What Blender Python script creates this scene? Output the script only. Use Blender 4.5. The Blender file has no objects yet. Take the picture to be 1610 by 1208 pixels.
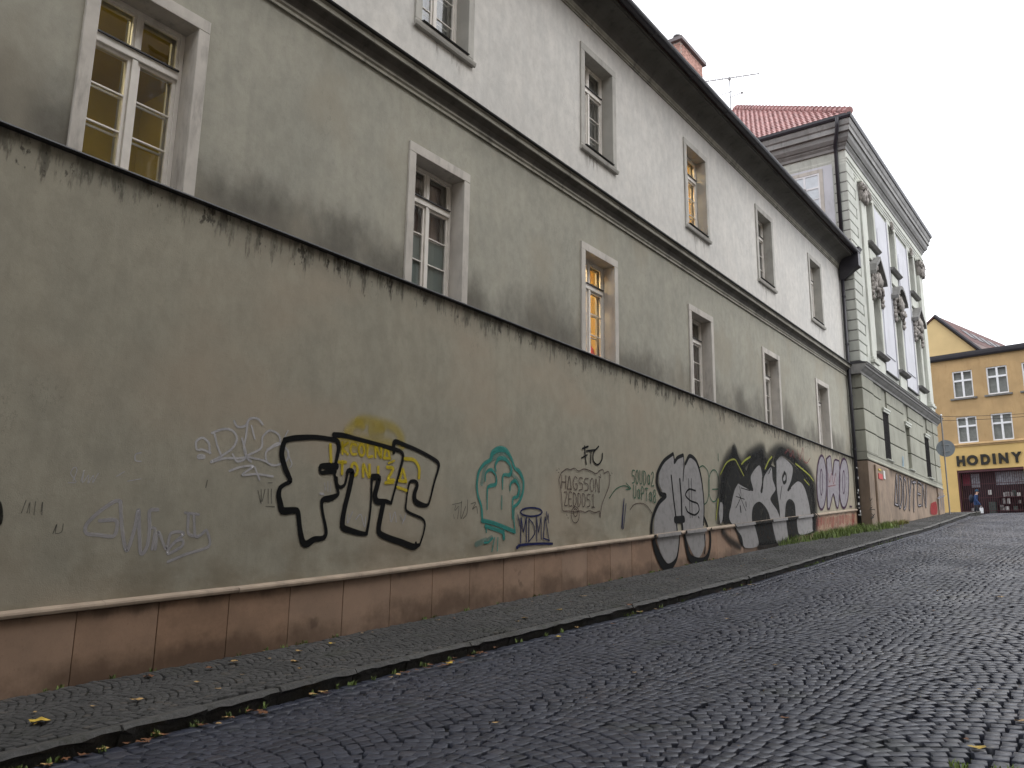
import bpy, bmesh, math, random
import numpy as np
from mathutils import Matrix, Vector
from mathutils.geometry import tessellate_polygon
random.seed(7); rng = np.random.default_rng(7)
scene = bpy.context.scene
COL = scene.collection

# ------------------------------------------------------------------ camera
W, H, F = 1610, 1208, 1342.1
PITCH, ROLL, YAW = 0.2111385, 0.0142967, -0.6364849
fw = np.array([math.sin(YAW)*math.cos(PITCH), math.cos(YAW)*math.cos(PITCH), math.sin(PITCH)])
_r = np.array([math.cos(YAW), -math.sin(YAW), 0.0]); _u = np.cross(_r, fw)
rt = math.cos(ROLL)*_r + math.sin(ROLL)*_u
up = -math.sin(ROLL)*_r + math.cos(ROLL)*_u
cam = bpy.data.objects.new('camera', bpy.data.cameras.new('camera'))
COL.objects.link(cam)
cam.data.sensor_width = 36; cam.data.lens = F/W*36
cam.data.clip_start = 0.05; cam.data.clip_end = 2000
m = Matrix.Identity(4)
for i in range(3):
    m[i][0], m[i][1], m[i][2] = rt[i], up[i], -fw[i]
cam.matrix_world = m
scene.camera = cam

# ------------------------------------------------------------------ sky, sun, exposure
SUN_EL, SUN_AZ = math.radians(58), math.radians(70)
world = bpy.data.worlds.new('World'); scene.world = world; world.use_nodes = True
wn = world.node_tree.nodes; wl = world.node_tree.links
for n in list(wn): wn.remove(n)
sky = wn.new('ShaderNodeTexSky'); sky.sky_type = 'NISHITA'; sky.sun_disc = False
sky.sun_elevation = SUN_EL; sky.sun_rotation = SUN_AZ
sky.air_density = 1.0; sky.dust_density = 6.0; sky.ozone_density = 1.0
hs = wn.new('ShaderNodeHueSaturation'); hs.inputs['Saturation'].default_value = 0.12
mixw = wn.new('ShaderNodeMix'); mixw.data_type = 'RGBA'; mixw.inputs[0].default_value = 0.72
mixw.inputs[7].default_value = (13.6, 13.9, 14.6, 1)
bg = wn.new('ShaderNodeBackground'); bg.inputs[1].default_value = 0.125
wo = wn.new('ShaderNodeOutputWorld')
wl.new(sky.outputs[0], hs.inputs['Color']); wl.new(hs.outputs[0], mixw.inputs[6])
wl.new(mixw.outputs[2], bg.inputs[0]); wl.new(bg.outputs[0], wo.inputs[0])
sl = bpy.data.lights.new('sun', 'SUN'); sl.energy = 0.5; sl.angle = math.radians(40); sl.color = (1, .97, .93)
so = bpy.data.objects.new('sun', sl); COL.objects.link(so)
so.rotation_euler = (math.pi/2-SUN_EL, 0, math.pi-SUN_AZ)
scene.view_settings.view_transform = 'Standard'; scene.view_settings.look = 'None'
scene.view_settings.exposure = 0.6; scene.view_settings.gamma = 1.0
scene.view_settings.use_curve_mapping = False

# ------------------------------------------------------------------ pixel helpers
def ray(x, y): return fw + rt*(x-W/2)/F - up*(y-H/2)/F
def on_x(x, y, X): d = ray(x, y); return d*X/d[0]

# ------------------------------------------------------------------ ground profile
KY = [-80, -10, 0, 3.8, 7.5, 15.85, 24.65, 32.8, 46.8, 52, 57, 62, 400]
KZ = [-8.0, -2.35, -1.53, -1.22, -.92, -.12, .73, 1.5, 2.87, 3.27, 3.44, 3.5, 3.5]
def bz(y): return np.interp(y, KY, KZ)           # pavement level along the street
CY = [-80, 3, 5, 7, 8.5, 11.5, 16, 24.5, 34, 44, 50, 60]
CX = [-6.38, -6.38, -6.45, -6.52, -6.47, -6.28, -6.16, -6.27, -6.38, -6.75, -7.0, -7.2]
def kx(y): return np.interp(y, CY, CX)           # kerb line
ROAD_DROP = 0.12
def rail_top(y): return bz(y)+0.765
def hit_ground(x, y, dz=0.0):
    d = ray(x, y); t = np.linspace(2, 90, 12000); P = np.outer(t, d)
    i = int(np.argmax(P[:, 2] < bz(P[:, 1])+dz)); return P[i]

# ------------------------------------------------------------------ materials
class V:
    """a socket with arithmetic"""
    def __init__(s, m, sock): s.m = m; s.s = sock
    def _op(s, op, o=None, rev=False):
        n = s.m.nt.nodes.new('ShaderNodeMath'); n.operation = op
        a, b = (o, s) if rev else (s, o)
        for i, q in enumerate((a, b)):
            if q is None: continue
            if isinstance(q, V): s.m.nt.links.new(q.s, n.inputs[i])
            else: n.inputs[i].default_value = q
        return V(s.m, n.outputs[0])
    def __add__(s, o): return s._op('ADD', o)
    def __radd__(s, o): return s._op('ADD', o)
    def __sub__(s, o): return s._op('SUBTRACT', o)
    def __rsub__(s, o): return s._op('SUBTRACT', o, True)
    def __mul__(s, o): return s._op('MULTIPLY', o)
    def __rmul__(s, o): return s._op('MULTIPLY', o)
    def __gt__(s, o): return s._op('GREATER_THAN', o)
    def __lt__(s, o): return s._op('LESS_THAN', o)
    def fract(s): return s._op('FRACT')
    def pw(s, e): return s._op('POWER', e)
    def mx(s, o): return s._op('MAXIMUM', o)
    def mn(s, o): return s._op('MINIMUM', o)
    def ab(s): return s._op('ABSOLUTE')
    def ss(s, lo, hi, a=0.0, b=1.0):
        n = s.m.nt.nodes.new('ShaderNodeMapRange'); n.interpolation_type = 'SMOOTHSTEP'
        s.m.nt.links.new(s.s, n.inputs[0])
        for i, v in enumerate((lo, hi, a, b)): n.inputs[i+1].default_value = v
        return V(s.m, n.outputs[0])

class Mat:
    def __init__(s, name):
        s.mat = bpy.data.materials.new(name); s.mat.use_nodes = True; s.nt = s.mat.node_tree
        for n in list(s.nt.nodes): s.nt.nodes.remove(n)
        s.out = s.nt.nodes.new('ShaderNodeOutputMaterial')
        s.bs = s.nt.nodes.new('ShaderNodeBsdfPrincipled')
        s.nt.links.new(s.bs.outputs[0], s.out.inputs[0])
        g = s.nt.nodes.new('ShaderNodeNewGeometry'); s.P = g.outputs['Position']
        sp = s.nt.nodes.new('ShaderNodeSeparateXYZ'); s.nt.links.new(s.P, sp.inputs[0])
        s.x, s.y, s.z = [V(s, o) for o in sp.outputs]
    def noise(s, scale=(1, 1, 1), detail=4, rough=.55, off=0.0):
        if isinstance(scale, (int, float)): scale = (scale,)*3
        mp = s.nt.nodes.new('ShaderNodeMapping'); mp.inputs['Scale'].default_value = scale
        mp.inputs['Location'].default_value = (off, off*1.7, off*.3)
        s.nt.links.new(s.P, mp.inputs[0])
        n = s.nt.nodes.new('ShaderNodeTexNoise'); n.inputs['Scale'].default_value = 1
        n.inputs['Detail'].default_value = detail; n.inputs['Roughness'].default_value = rough
        s.nt.links.new(mp.outputs[0], n.inputs['Vector']); return V(s, n.outputs[0])
    def voro(s, scale, feature='F1'):
        n = s.nt.nodes.new('ShaderNodeTexVoronoi'); n.inputs['Scale'].default_value = scale; n.feature = feature
        s.nt.links.new(s.P, n.inputs['Vector']); return V(s, n.outputs['Distance'])
    def objrand(s):
        n = s.nt.nodes.new('ShaderNodeObjectInfo'); return V(s, n.outputs['Random'])
    def attr(s, name):
        n = s.nt.nodes.new('ShaderNodeAttribute'); n.attribute_name = name; return V(s, n.outputs['Fac'])
    def mix(s, a, b, f, mode='MIX'):
        n = s.nt.nodes.new('ShaderNodeMix'); n.data_type = 'RGBA'; n.blend_type = mode
        for sock, v in ((n.inputs[6], a), (n.inputs[7], b)):
            if isinstance(v, tuple): sock.default_value = (*v[:3], 1)
            else: s.nt.links.new(v, sock)
        if isinstance(f, V): s.nt.links.new(f.s, n.inputs[0])
        else: n.inputs[0].default_value = f
        return n.outputs[2]
    def set(s, color=None, rough=None, metal=None, spec=None):
        if color is not None:
            if isinstance(color, tuple): s.bs.inputs['Base Color'].default_value = (*color[:3], 1)
            else: s.nt.links.new(color, s.bs.inputs['Base Color'])
        if rough is not None:
            if isinstance(rough, V): s.nt.links.new(rough.s, s.bs.inputs['Roughness'])
            else: s.bs.inputs['Roughness'].default_value = rough
        if metal is not None: s.bs.inputs['Metallic'].default_value = metal
        if spec is not None: s.bs.inputs['Specular IOR Level'].default_value = spec
        return s
    def bump(s, h, strength=.3, dist=.01):
        n = s.nt.nodes.new('ShaderNodeBump'); n.inputs['Strength'].default_value = strength
        n.inputs['Distance'].default_value = dist
        s.nt.links.new(h.s, n.inputs['Height']); s.nt.links.new(n.outputs[0], s.bs.inputs['Normal']); return s

def dk(c, k): return tuple(v*k for v in c)
MT = {}
def simple(name, col, rough=.7, var=.18, scale=3.0, metal=0.0, bump=0.0, dirt=None, spec=.4, bscale=60):
    M = Mat(name); n = M.noise(scale, 5); r = M.objrand()
    c = M.mix(dk(col, 1-var), dk(col, 1+var), n.ss(.3, .7))
    c = M.mix(c, dk(col, .82), r*.35)
    if dirt: c = M.mix(c, dirt, M.noise((5, 5, 1.2), 6, .65, 3).ss(.5, .75)*.6)
    M.set(c, rough, metal, spec)
    if bump: M.bump(M.noise(bscale, 5, .6), bump, .006)
    MT[name] = M.mat; return M.mat

def stucco(name, col, kind):
    M = Mat(name)
    big = M.noise((.4, .35, .5), 5, .6); mid = M.noise((1.6, 1.6, 1.2), 6, .65, 5)
    fine = M.noise(14, 5, .7, 2); streak = M.noise((6, 6, .35), 5, .6, 9)
    c = M.mix(dk(col, .84), dk(col, 1.12), big.ss(.3, .7))
    c = M.mix(c, M.mix(dk(col, .78), (col[0]*1.14, col[1]*1.1, col[2]*1.06), mid.ss(.28, .72)), .55)
    c = M.mix(c, dk(col, .70), fine.ss(.48, .78)*.5)
    mot = M.noise((5.5, 5.5, 4), 5, .65, 44); c = M.mix(c, M.mix(dk(col, .80), dk(col, 1.16), mot.ss(.32, .68)), .35)
    c = M.mix(c, dk(col, .8), streak.ss(.5, .75)*.35)
    if kind == 'lower':
        warm = M.noise((.5, .45, .7), 3, .5, 21)
        c = M.mix(c, (col[0]*1.1, col[1]*.98, col[2]*.93), warm.ss(.45, .7)*.6)
        # runs of soot below the ledge
        cl = M.noise((7.5, 7.5, 1.6), 5, .7, 4); grp = M.noise((.6, .6, .2), 3, .5, 8)
        len_ = M.z.ss(3.35, 4.08)
        s = (cl + len_*.28 + grp*.12).ss(.77, .92)*len_.ss(.05, .5)
        c = M.mix(c, (.028, .024, .02), s*.7)
        dab = M.noise((9, 9, 4.2), 4, .65, 71); l2 = M.z.ss(3.55, 3.98)
        c = M.mix(c, (.026, .022, .018), (dab+l2*.2+grp*.16).ss(.82, .90)*l2.ss(.0, .3)*.85)
        band = M.z.ss(3.6, 4.1)*M.noise((1.0, 1.0, 2.0), 4, .6, 12).ss(.35, .65)
        c = M.mix(c, dk(col, .62), band*.55)
        # damp dirt above the plinth coping
        h = M.z-(M.y*.0945-.815)
        damp = h.ss(.0, .9, 1, 0)*M.noise((1.3, 1.3, 2.2), 5, .6, 30).ss(.4, .68)
        c = M.mix(c, (col[0]*.62, col[1]*.56, col[2]*.5), damp*.7)
        sp = M.noise((9, 9, 9), 4, .7, 40)
        c = M.mix(c, dk(col, .5), sp.ss(.68, .8)*h.ss(0, 1.4, 1, 0)*.6)
    if kind == 'mid':
        g = M.noise((.62, .62, .45), 3, .55, 3.3)
        h = M.z.ss(4.1, 5.75, 1, 0)
        g = g+(M.noise((4, 4, 3), 5, .7, 19)-.5)*.28
        s = (h*.5+g).ss(.70, 1.08)
        c = M.mix(c, (.075, .066, .054), s*.72)
        c = M.mix(c, (col[0]*.9, col[1]*.84, col[2]*.78), M.noise((.8, .8, .6), 3, .5, 17).ss(.5, .7)*.55)
        top = M.z.ss(6.7, 7.25)*M.noise((2.2, 2.2, .8), 5, .6, 31).ss(.4, .7)
        c = M.mix(c, dk(col, .66), top*.6)
    if kind == 'upper':
        s = M.noise((4, 4, .3), 5, .65, 15)
        c = M.mix(c, dk(col, .8), s.ss(.52, .74)*.4)
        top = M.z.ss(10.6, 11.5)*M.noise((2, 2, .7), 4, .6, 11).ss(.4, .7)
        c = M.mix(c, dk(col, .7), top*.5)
        sl = M.z.ss(7.6, 8.4)*M.z.ss(8.42, 8.45, 1, 0)
        yy = ((M.y-.0)*(1/5.02)).fract()
        near = (yy-.886).ab().ss(.02, .17, 1, 0).mx((yy-(-.114)).ab().ss(.02, .17, 1, 0))
        c = M.mix(c, (.16, .14, .12), (M.noise((9, 9, 1.3), 5, .7, 6)+sl*.18).ss(.66, .84)*sl*near*.9)
    # hairline cracks
    vo = M.noise((2.3, 2.3, 1.1), 6, .7, 50)
    crack = (vo-.5).ab().ss(.0, .006, 1, 0)*M.noise((.5, .5, .5), 2, .5, 60).ss(.56, .66)
    c = M.mix(c, dk(col, .45), crack*.5)
    M.set(c, .92, spec=.2)
    M.bump(fine*.6+M.noise(70, 4, .7)*.5+mid*.6, .35, .012)
    MT[name] = M.mat

stucco('wall_lower', (.328, .308, .245), 'lower')
stucco('wall_mid', (.355, .345, .290), 'mid')
stucco('wall_upper', (.60, .585, .55), 'upper')
simple('cornice', (.30, .285, .235), .85, .22, 2.0, dirt=(.05, .045, .04), bump=.2)
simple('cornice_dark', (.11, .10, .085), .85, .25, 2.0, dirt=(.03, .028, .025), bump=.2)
simple('surround', (.52, .485, .435), .85, .12, 2.5, dirt=(.2, .18, .16), bump=.15)
simple('surround_upper', (.44, .425, .385), .85, .12, 2.5, dirt=(.2, .18, .16), bump=.15)
simple('flashing', (.022, .022, .026), .5, .2, 6, spec=.5)
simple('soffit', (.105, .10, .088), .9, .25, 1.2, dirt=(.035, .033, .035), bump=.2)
simple('gutter_metal', (.022, .020, .026), .45, .2, 4, spec=.5)
simple('roof_dark', (.10, .05, .045), .85, .3, 4, bump=.3)
simple('paint_white', (.80, .76, .70), .5, .07, 5, dirt=(.58, .54, .48))
simple('paint_white_clean', (.74, .74, .75), .45, .06, 5)
simple('inner_paint', (.50, .47, .42), .6, .1, 5)
simple('rail_stone', (.36, .285, .215), .8, .16, 2.5, dirt=(.16, .13, .11), bump=.25)
def panel_mat():
    M = Mat('plinth_stone'); col = (.30, .188, .122)
    n = M.noise((1.8, 1.8, 2.4), 6, .65); g = M.noise((45, 45, 30), 3, .7, 3); r = M.objrand()
    c = M.mix(dk(col, .78), dk(col, 1.18), n.ss(.3, .7))
    c = M.mix(c, (.35, .255, .19), r*.5)
    c = M.mix(c, dk(col, .62), g.ss(.55, .75)*.35)
    h = M.z-(M.y*.0945-1.58)
    w = M.noise((1.1, 1.1, 1.4), 5, .6, 7)
    c = M.mix(c, (.085, .05, .03), (h.ss(0, .5, 1, 0)*.4+w+(M.noise((9, 9, 6), 4, .6, 91)-.5)*.2).ss(.66, 1.02)*.75)
    c = M.mix(c, (.09, .058, .04), (h.ss(.45, .72)*.4+M.noise((2.5, 2.5, .7), 5, .6, 13)).ss(.68, .92)*.65)
    spot = M.noise((2.2, 2.2, 2.2), 3, .5, 77).ss(.7, .76)
    c = M.mix(c, (.07, .045, .03), spot*.5)
    M.set(c, .75, spec=.35); M.bump(g*.6+n, .25, .006); MT['plinth_stone'] = M.mat
panel_mat()

def sett_mat(name, c1, c2, rough, moss=.0, wet=.5):
    M = Mat(name); r = (M.attr('rnd')+M.objrand()).fract()
    g = M.noise(38, 5, .7); big = M.noise((.55, .55, .55), 4, .6, 3)
    c = M.mix(c1, c2, r)
    c = M.mix(c, dk(c1, .6), ((r*7.13).fract() > .86)*.4)
    c = M.mix(c, (c2[0]*1.3, c2[1]*1.15, c2[2]*1.0), ((r*13.7).fract() > .95)*.6)
    c = M.mix(c, dk(c1, .6), g.ss(.45, .75)*.4)
    c = M.mix(c, dk(c1, .75), big.ss(.45, .7)*.4)
    if moss: c = M.mix(c, (.028, .034, .012), M.noise((1.1, 1.1, 1.1), 5, .65, 23).ss(.55, .72)*moss)
    M.set(c, (big.ss(.3, .7)*.18+g.ss(.3, .7)*.16+rough), spec=wet)
    M.bump(g+M.noise(120, 3, .6)*.4, .3, .004); MT[name] = M.mat
sett_mat('road_sett', (.034, .037, .052), (.056, .061, .082), .23, moss=.3, wet=.40)
sett_mat('pavement_sett', (.050, .050, .049), (.080, .079, .077), .5, moss=.45, wet=.3)
sett_mat('patch_sett', (.11, .105, .10), (.20, .19, .17), .5, moss=.8, wet=.3)
def joint_mat():
    M = Mat('joint_soil'); n = M.noise(20, 5, .7)
    c = M.mix((.010, .010, .011), (.03, .027, .022), n.ss(.4, .7))
    c = M.mix(c, (.022, .03, .008), M.noise((1.3, 1.3, 1.3), 5, .6, 9).ss(.55, .68)*.7)
    M.set(c, .85, spec=.2); M.bump(n, .5, .01); MT['joint'] = M.mat
joint_mat()
def kerb_mat():
    M = Mat('kerb_granite'); n = M.noise(30, 5, .7); b = M.noise(3, 5, .6, 4); r = M.objrand()
    c = M.mix((.052, .051, .049), (.092, .09, .085), n.ss(.3, .7)); c = M.mix(c, (.10, .098, .092), r*.35)
    c = M.mix(c, (.035, .036, .022), b.ss(.5, .72)*.7)
    M.set(c, .62, spec=.3); M.bump(n+b*2, .7, .02); MT['kerb'] = M.mat
kerb_mat()
def ground_mat():
    M = Mat('distant_paving'); v = M.voro(9); n = M.noise(2, 5)
    c = M.mix((.045, .046, .052), (.085, .086, .095), n.ss(.3, .7)); c = M.mix(c, (.02, .02, .02), v.ss(.35, .55)*.6)
    M.set(c, .45); M.bump(v, .4, .02); MT['ground'] = M.mat
ground_mat()
simple('leaf_yellow', (.50, .34, .05), .6, .3, 20)
simple('leaf_tan', (.42, .27, .11), .65, .3, 20)
simple('leaf_brown', (.16, .07, .03), .7, .35, 20)
simple('litter_pale', (.45, .42, .37), .7, .2, 30)
simple('grass', (.13, .18, .045), .7, .5, 3)
simple('grass_dry', (.16, .15, .04), .7, .3, 3)
simple('bq_wall', (.47, .48, .43), .85, .12, 1.0, dirt=(.25, .245, .21), bump=.15)
simple('bq_panel', (.56, .56, .59), .85, .07, 1.0, dirt=(.40, .40, .40))
simple('bq_light', (.55, .56, .50), .85, .1, 1.0, dirt=(.30, .29, .26))
simple('bq_rust', (.30, .298, .245), .88, .16, .8, dirt=(.15, .14, .12), bump=.25)
simple('bq_plinth', (.24, .18, .132), .85, .28, 1.2, dirt=(.09, .072, .056), bump=.3)
simple('bq_ornament', (.30, .275, .25), .85, .35, 8, dirt=(.05, .045, .04), bump=.4)
simple('bq_cornice', (.27, .265, .255), .85, .15, 1.5, dirt=(.12, .115, .11))
simple('bq_sill', (.17, .165, .155), .8, .2, 3, dirt=(.05, .05, .05))
simple('tile_red', (.33, .175, .165), .6, .35, 5, bump=.3)
simple('roof_brown', (.13, .088, .08), .8, .3, 5, bump=.3)
simple('brick', (.45, .26, .21), .85, .25, 5, bump=.3)
simple('mortar', (.45, .38, .33), .9, .15, 8)
simple('concrete_cap', (.17, .15, .15), .8, .2, 4)
simple('shop_yellow', (.44, .295, .145), .85, .16, .7, dirt=(.33, .205, .095), bump=.1)
simple('shop_yellow_low', (.58, .40, .155), .8, .08, .7)
simple('house_yellow', (.58, .44, .22), .85, .08, .7)
simple('sign_black', (.018, .016, .014), .4, .2, 5)
simple('shutter_maroon', (.075, .022, .028), .5, .2, 5)
simple('shop_dark', (.03, .018, .022), .7, .3, 2)
simple('iron', (.016, .014, .014), .6, .2, 9)
simple('sign_back', (.20, .225, .24), .45, .1, 5, metal=.3)
simple('galv', (.22, .22, .22), .5, .1, 6, metal=.4)
simple('curtain_white', (.74, .76, .80), .9, .06, 6)
simple('curtain_pink', (.36, .27, .235), .9, .15, 6)
simple('curtain_grey', (.30, .295, .28), .9, .15, 6)
simple('room_ochre', (.36, .285, .06), .9, .1, 2)
simple('room_brown', (.10, .065, .04), .9, .2, 2)
simple('room_warm', (.72, .54, .24), .9, .06, 2)
simple('room_grey', (.12, .115, .11), .9, .15, 2)
simple('film_green', (.20, .235, .215), .6, .08, 2)
simple('red_thing', (.55, .05, .03), .6, .1, 8)
simple('opp_wall', (.30, .255, .20), .9, .1, .6, bump=.1)
simple('opp_plinth', (.17, .16, .15), .85, .15, 1)
simple('opp_roof', (.16, .075, .06), .85, .2, 3)
simple('jacket_blue', (.012, .035, .105), .8, .2, 9)
simple('cap_blue', (.015, .05, .09), .8, .2, 9)
simple('bag_dark', (.012, .018, .035), .7, .2, 9)
simple('bag_white', (.62, .62, .64), .6, .1, 9)
simple('sticker_white', (.62, .62, .60), .5, .15, 40)
simple('sticker_red', (.45, .03, .03), .5, .15, 40)
simple('sticker_yellow', (.5, .38, .05), .5, .15, 40)
simple('goods_pale', (.42, .41, .40), .6, .35, 14)
simple('goods_green', (.06, .09, .08), .6, .3, 10)
simple('poster_pale', (.30, .32, .36), .6, .35, 9)
simple('poster_red', (.25, .03, .06), .6, .2, 4)
simple('wire', (.02, .02, .02), .6, .1, 4)

def glass_mat(name, tint=(.86, .88, .88), refl=1.0):
    M = Mat(name); nt = M.nt; nt.nodes.remove(M.bs)
    t = nt.nodes.new('ShaderNodeBsdfTransparent'); t.inputs[0].default_value = (*tint, 1)
    g = nt.nodes.new('ShaderNodeBsdfGlossy'); g.inputs['Roughness'].default_value = .015
    fr = nt.nodes.new('ShaderNodeFresnel'); gb = nt.nodes.new('ShaderNodeNewGeometry'); ior = 1.52-V(M, gb.outputs['Backfacing'])*(1.52-1/1.52); nt.links.new(ior.s, fr.inputs[0])
    mx = nt.nodes.new('ShaderNodeMixShader')
    b = nt.nodes.new('ShaderNodeBump'); b.inputs['Strength'].default_value = .04; b.inputs['Distance'].default_value = .02
    nt.links.new(M.noise(1.6, 2, .4).s, b.inputs['Height']); nt.links.new(b.outputs[0], g.inputs['Normal'])
    rr_ = V(M, fr.outputs[0]); f2 = (rr_*2.3*refl).mn(1.0)
    nt.links.new(f2.s, mx.inputs[0]); nt.links.new(t.outputs[0], mx.inputs[1]); nt.links.new(g.outputs[0], mx.inputs[2])
    nt.links.new(mx.outputs[0], M.out.inputs[0]); MT[name] = M.mat
glass_mat('glass')
def lamp_mat(name, col, strength):
    M = Mat(name); M.set((.8, .8, .8)); M.bs.inputs['Emission Color'].default_value = (*col, 1)
    M.bs.inputs['Emission Strength'].default_value = strength; MT[name] = M.mat
lamp_mat('lamp_warm', (1, .80, .48), 50.0)
lamp_mat('lamp_dim', (1, .90, .60), 24.0)

def paint(name, col, opac=1.0, soft=.5, patch=.0):
    """spray paint lying on the plaster: attribute 'a' is coverage"""
    M = Mat('spray_'+name); a = M.attr('a'); n = M.noise(60, 4, .7); n2 = M.noise(7, 4, .6, 4)
    al = (a+(n-.5)*.5*soft).ss(.5-.42*soft-.05, .5+.42*soft+.05)
    al = al*opac
    if patch: al = al*(1-n2.ss(.45, .75)*patch)
    c = M.mix(dk(col, .8), dk(col, 1.15), n2.ss(.3, .7)); M.set(c, .75, spec=.12)
    t = M.nt.nodes.new('ShaderNodeBsdfTransparent'); mx = M.nt.nodes.new('ShaderNodeMixShader')
    M.nt.links.new(al.s, mx.inputs[0]); M.nt.links.new(t.outputs[0], mx.inputs[1]); M.nt.links.new(M.bs.outputs[0], mx.inputs[2])
    M.nt.links.new(mx.outputs[0], M.out.inputs[0]); MT['spray_'+name] = M.mat
paint('black', (.004, .004, .004), 1, .25)
paint('blackfog', (.010, .010, .009), .93, .8, .2)
paint('silver', (.31, .30, .295), .93, .2, .2)
paint('silver_pale', (.30, .28, .30), .9, .2, .15)
paint('yellow', (.52, .40, .02), .85, 1.0, .3)
paint('yellowgreen', (.36, .38, .07), .8, .7, .2)
paint('teal', (.035, .23, .20), .9, .7, .3)
paint('teal_light', (.12, .25, .22), .5, .9, .3)
paint('navy', (.007, .012, .07), .95, .3)
paint('brown', (.075, .045, .04), .85, .35, .2)
paint('green', (.015, .10, .055), .85, .35, .2)
paint('white', (.50, .49, .50), .72, .6, .25)
paint('grey', (.40, .385, .395), .7, .7, .3)
paint('dark', (.03, .03, .03), .6, .6, .4)
paint('purple', (.055, .025, .05), .95, .3)
paint('red', (.30, .035, .04), .8, .5, .4)
paint('pink', (.36, .10, .10), .6, .6, .3)
paint('bluegrey', (.27, .27, .30), .75, .5, .6)
paint('yellowmist', (.50, .38, .02), .42, 1.15, .3)
paint('blackmist', (.012, .012, .011), .75, 1.15, .2)
paint('skyblue', (.25, .36, .44), .6, .9, .3)

# ------------------------------------------------------------------ object helpers
WLOC = {}
def props(o, label=None, cat=None, group=None, kind=None):
    if label: o['label'] = label
    if cat: o['category'] = cat
    if group: o['group'] = group
    if kind: o['kind'] = kind
    return o
def place(o, parent, center):
    COL.objects.link(o); c = np.array(center, float)
    if parent is not None:
        o.parent = parent; o.location = Vector(c-WLOC[parent.name])
    else: o.location = Vector(c)
    WLOC[o.name] = c; return o
def thing(name, label, cat, loc, group=None):
    o = bpy.data.objects.new(name, None); o.empty_display_size = .2
    place(o, None, loc); return props(o, label, cat, group)

class MB:
    def __init__(s, xf=None): s.v = []; s.f = []; s.xf = xf
    def add(s, vs, fs):
        o = len(s.v)
        for p in vs: s.v.append(tuple(s.xf(*p)) if s.xf else tuple(p))
        for f in fs: s.f.append(tuple(i+o for i in f))
        return s
    def box(s, x0, x1, y0, y1, z0, z1):
        v = [(x, y, z) for x in (x0, x1) for y in (y0, y1) for z in (z0, z1)]
        return s.add(v, [(0, 1, 3, 2), (4, 6, 7, 5), (0, 4, 5, 1), (2, 3, 7, 6), (0, 2, 6, 4), (1, 5, 7, 3)])
    def quad(s, a, b, c, d): return s.add([a, b, c, d], [(0, 1, 2, 3)])
    def prof(s, pts, y0, y1, cap=True, ny=1, zf=None):
        """extrude an (x, z) profile along y"""
        n = len(pts); ys = np.linspace(y0, y1, ny+1); v = []
        for y in ys:
            dz = zf(y) if zf else 0
            v += [(x, y, z+dz) for x, z in pts]
        fs = []
        for k in range(ny):
            for i in range(n):
                j = (i+1) % n
                fs.append((k*n+i, k*n+j, (k+1)*n+j, (k+1)*n+i))
        if cap: fs += [tuple(range(n))[::-1], tuple(range(ny*n, ny*n+n))]
        return s.add(v, fs)
    def poly(s, pts, d0, d1, axis='x'):
        """extrude a (y, z) outline between x = d0 and d1"""
        n = len(pts); v = [(d0, a, b) for a, b in pts]+[(d1, a, b) for a, b in pts]
        fs = [tuple(range(n)), tuple(range(n, 2*n))[::-1]]+[(i, (i+1) % n, n+(i+1) % n, n+i) for i in range(n)]
        return s.add(v, fs)
    def tube(s, pts, r, n=8, cap=True):
        pts = [np.array(p, float) for p in pts]; v = []; R = r if isinstance(r, (list, tuple)) else [r]*len(pts)
        for i, p in enumerate(pts):
            d = pts[min(i+1, len(pts)-1)]-pts[max(i-1, 0)]; d = d/np.linalg.norm(d)
            a = np.cross(d, (0, 0, 1)) if abs(d[2]) < .9 else np.cross(d, (0, 1, 0)); a /= np.linalg.norm(a); b = np.cross(d, a)
            for k in range(n):
                t = 2*math.pi*k/n; v.append(tuple(p+R[i]*(a*math.cos(t)+b*math.sin(t))))
        fs = [(i*n+k, i*n+(k+1) % n, (i+1)*n+(k+1) % n, (i+1)*n+k) for i in range(len(pts)-1) for k in range(n)]
        if cap: fs += [tuple(range(n))[::-1], tuple(range((len(pts)-1)*n, len(pts)*n))]
        return s.add(v, fs)
    def blob(s, c, r, nu=10, nv=7, amp=.18, seed=0):
        q = np.random.default_rng(seed); v = []; fs = []
        ph = q.uniform(0, 6.28, 6)
        for i in range(nv+1):
            th = math.pi*i/nv
            for k in range(nu):
                p = 2*math.pi*k/nu
                rr = 1+amp*(math.sin(3*p+ph[0]+2*th)+.6*math.sin(5*th+ph[1]+p)+.5*math.sin(5*p+ph[2]))
                v.append((c[0]+r[0]*rr*math.sin(th)*math.cos(p), c[1]+r[1]*rr*math.sin(th)*math.sin(p), c[2]+r[2]*rr*math.cos(th)))
        for i in range(nv):
            for k in range(nu): fs.append((i*nu+k, i*nu+(k+1) % nu, (i+1)*nu+(k+1) % nu, (i+1)*nu+k))
        return s.add(v, fs)
    def build(s, name, mat, parent=None, smooth=False, bevel=0.0, center=None):
        v = np.array(s.v, float)
        c = (v.min(0)+v.max(0))/2 if center is None else np.array(center, float)
        me = bpy.data.meshes.new(name); me.from_pydata((v-c).tolist(), [], s.f); 
        bm = bmesh.new(); bm.from_mesh(me)
        bmesh.ops.recalc_face_normals(bm, faces=bm.faces)
        if bevel: bmesh.ops.bevel(bm, geom=[e for e in bm.edges if e.calc_face_angle(0) > .5], offset=bevel, segments=1, affect='EDGES')
        bm.to_mesh(me); bm.free()
        me.materials.append(MT[mat])
        if smooth: me.shade_smooth()
        return place(bpy.data.objects.new(name, me), parent, c)
def part(name, mat, parent, *boxes, **kw):
    mb = MB(kw.pop('xf', None))
    for b in boxes: mb.box(*b)
    return mb.build(name, mat, parent, **kw)

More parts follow.
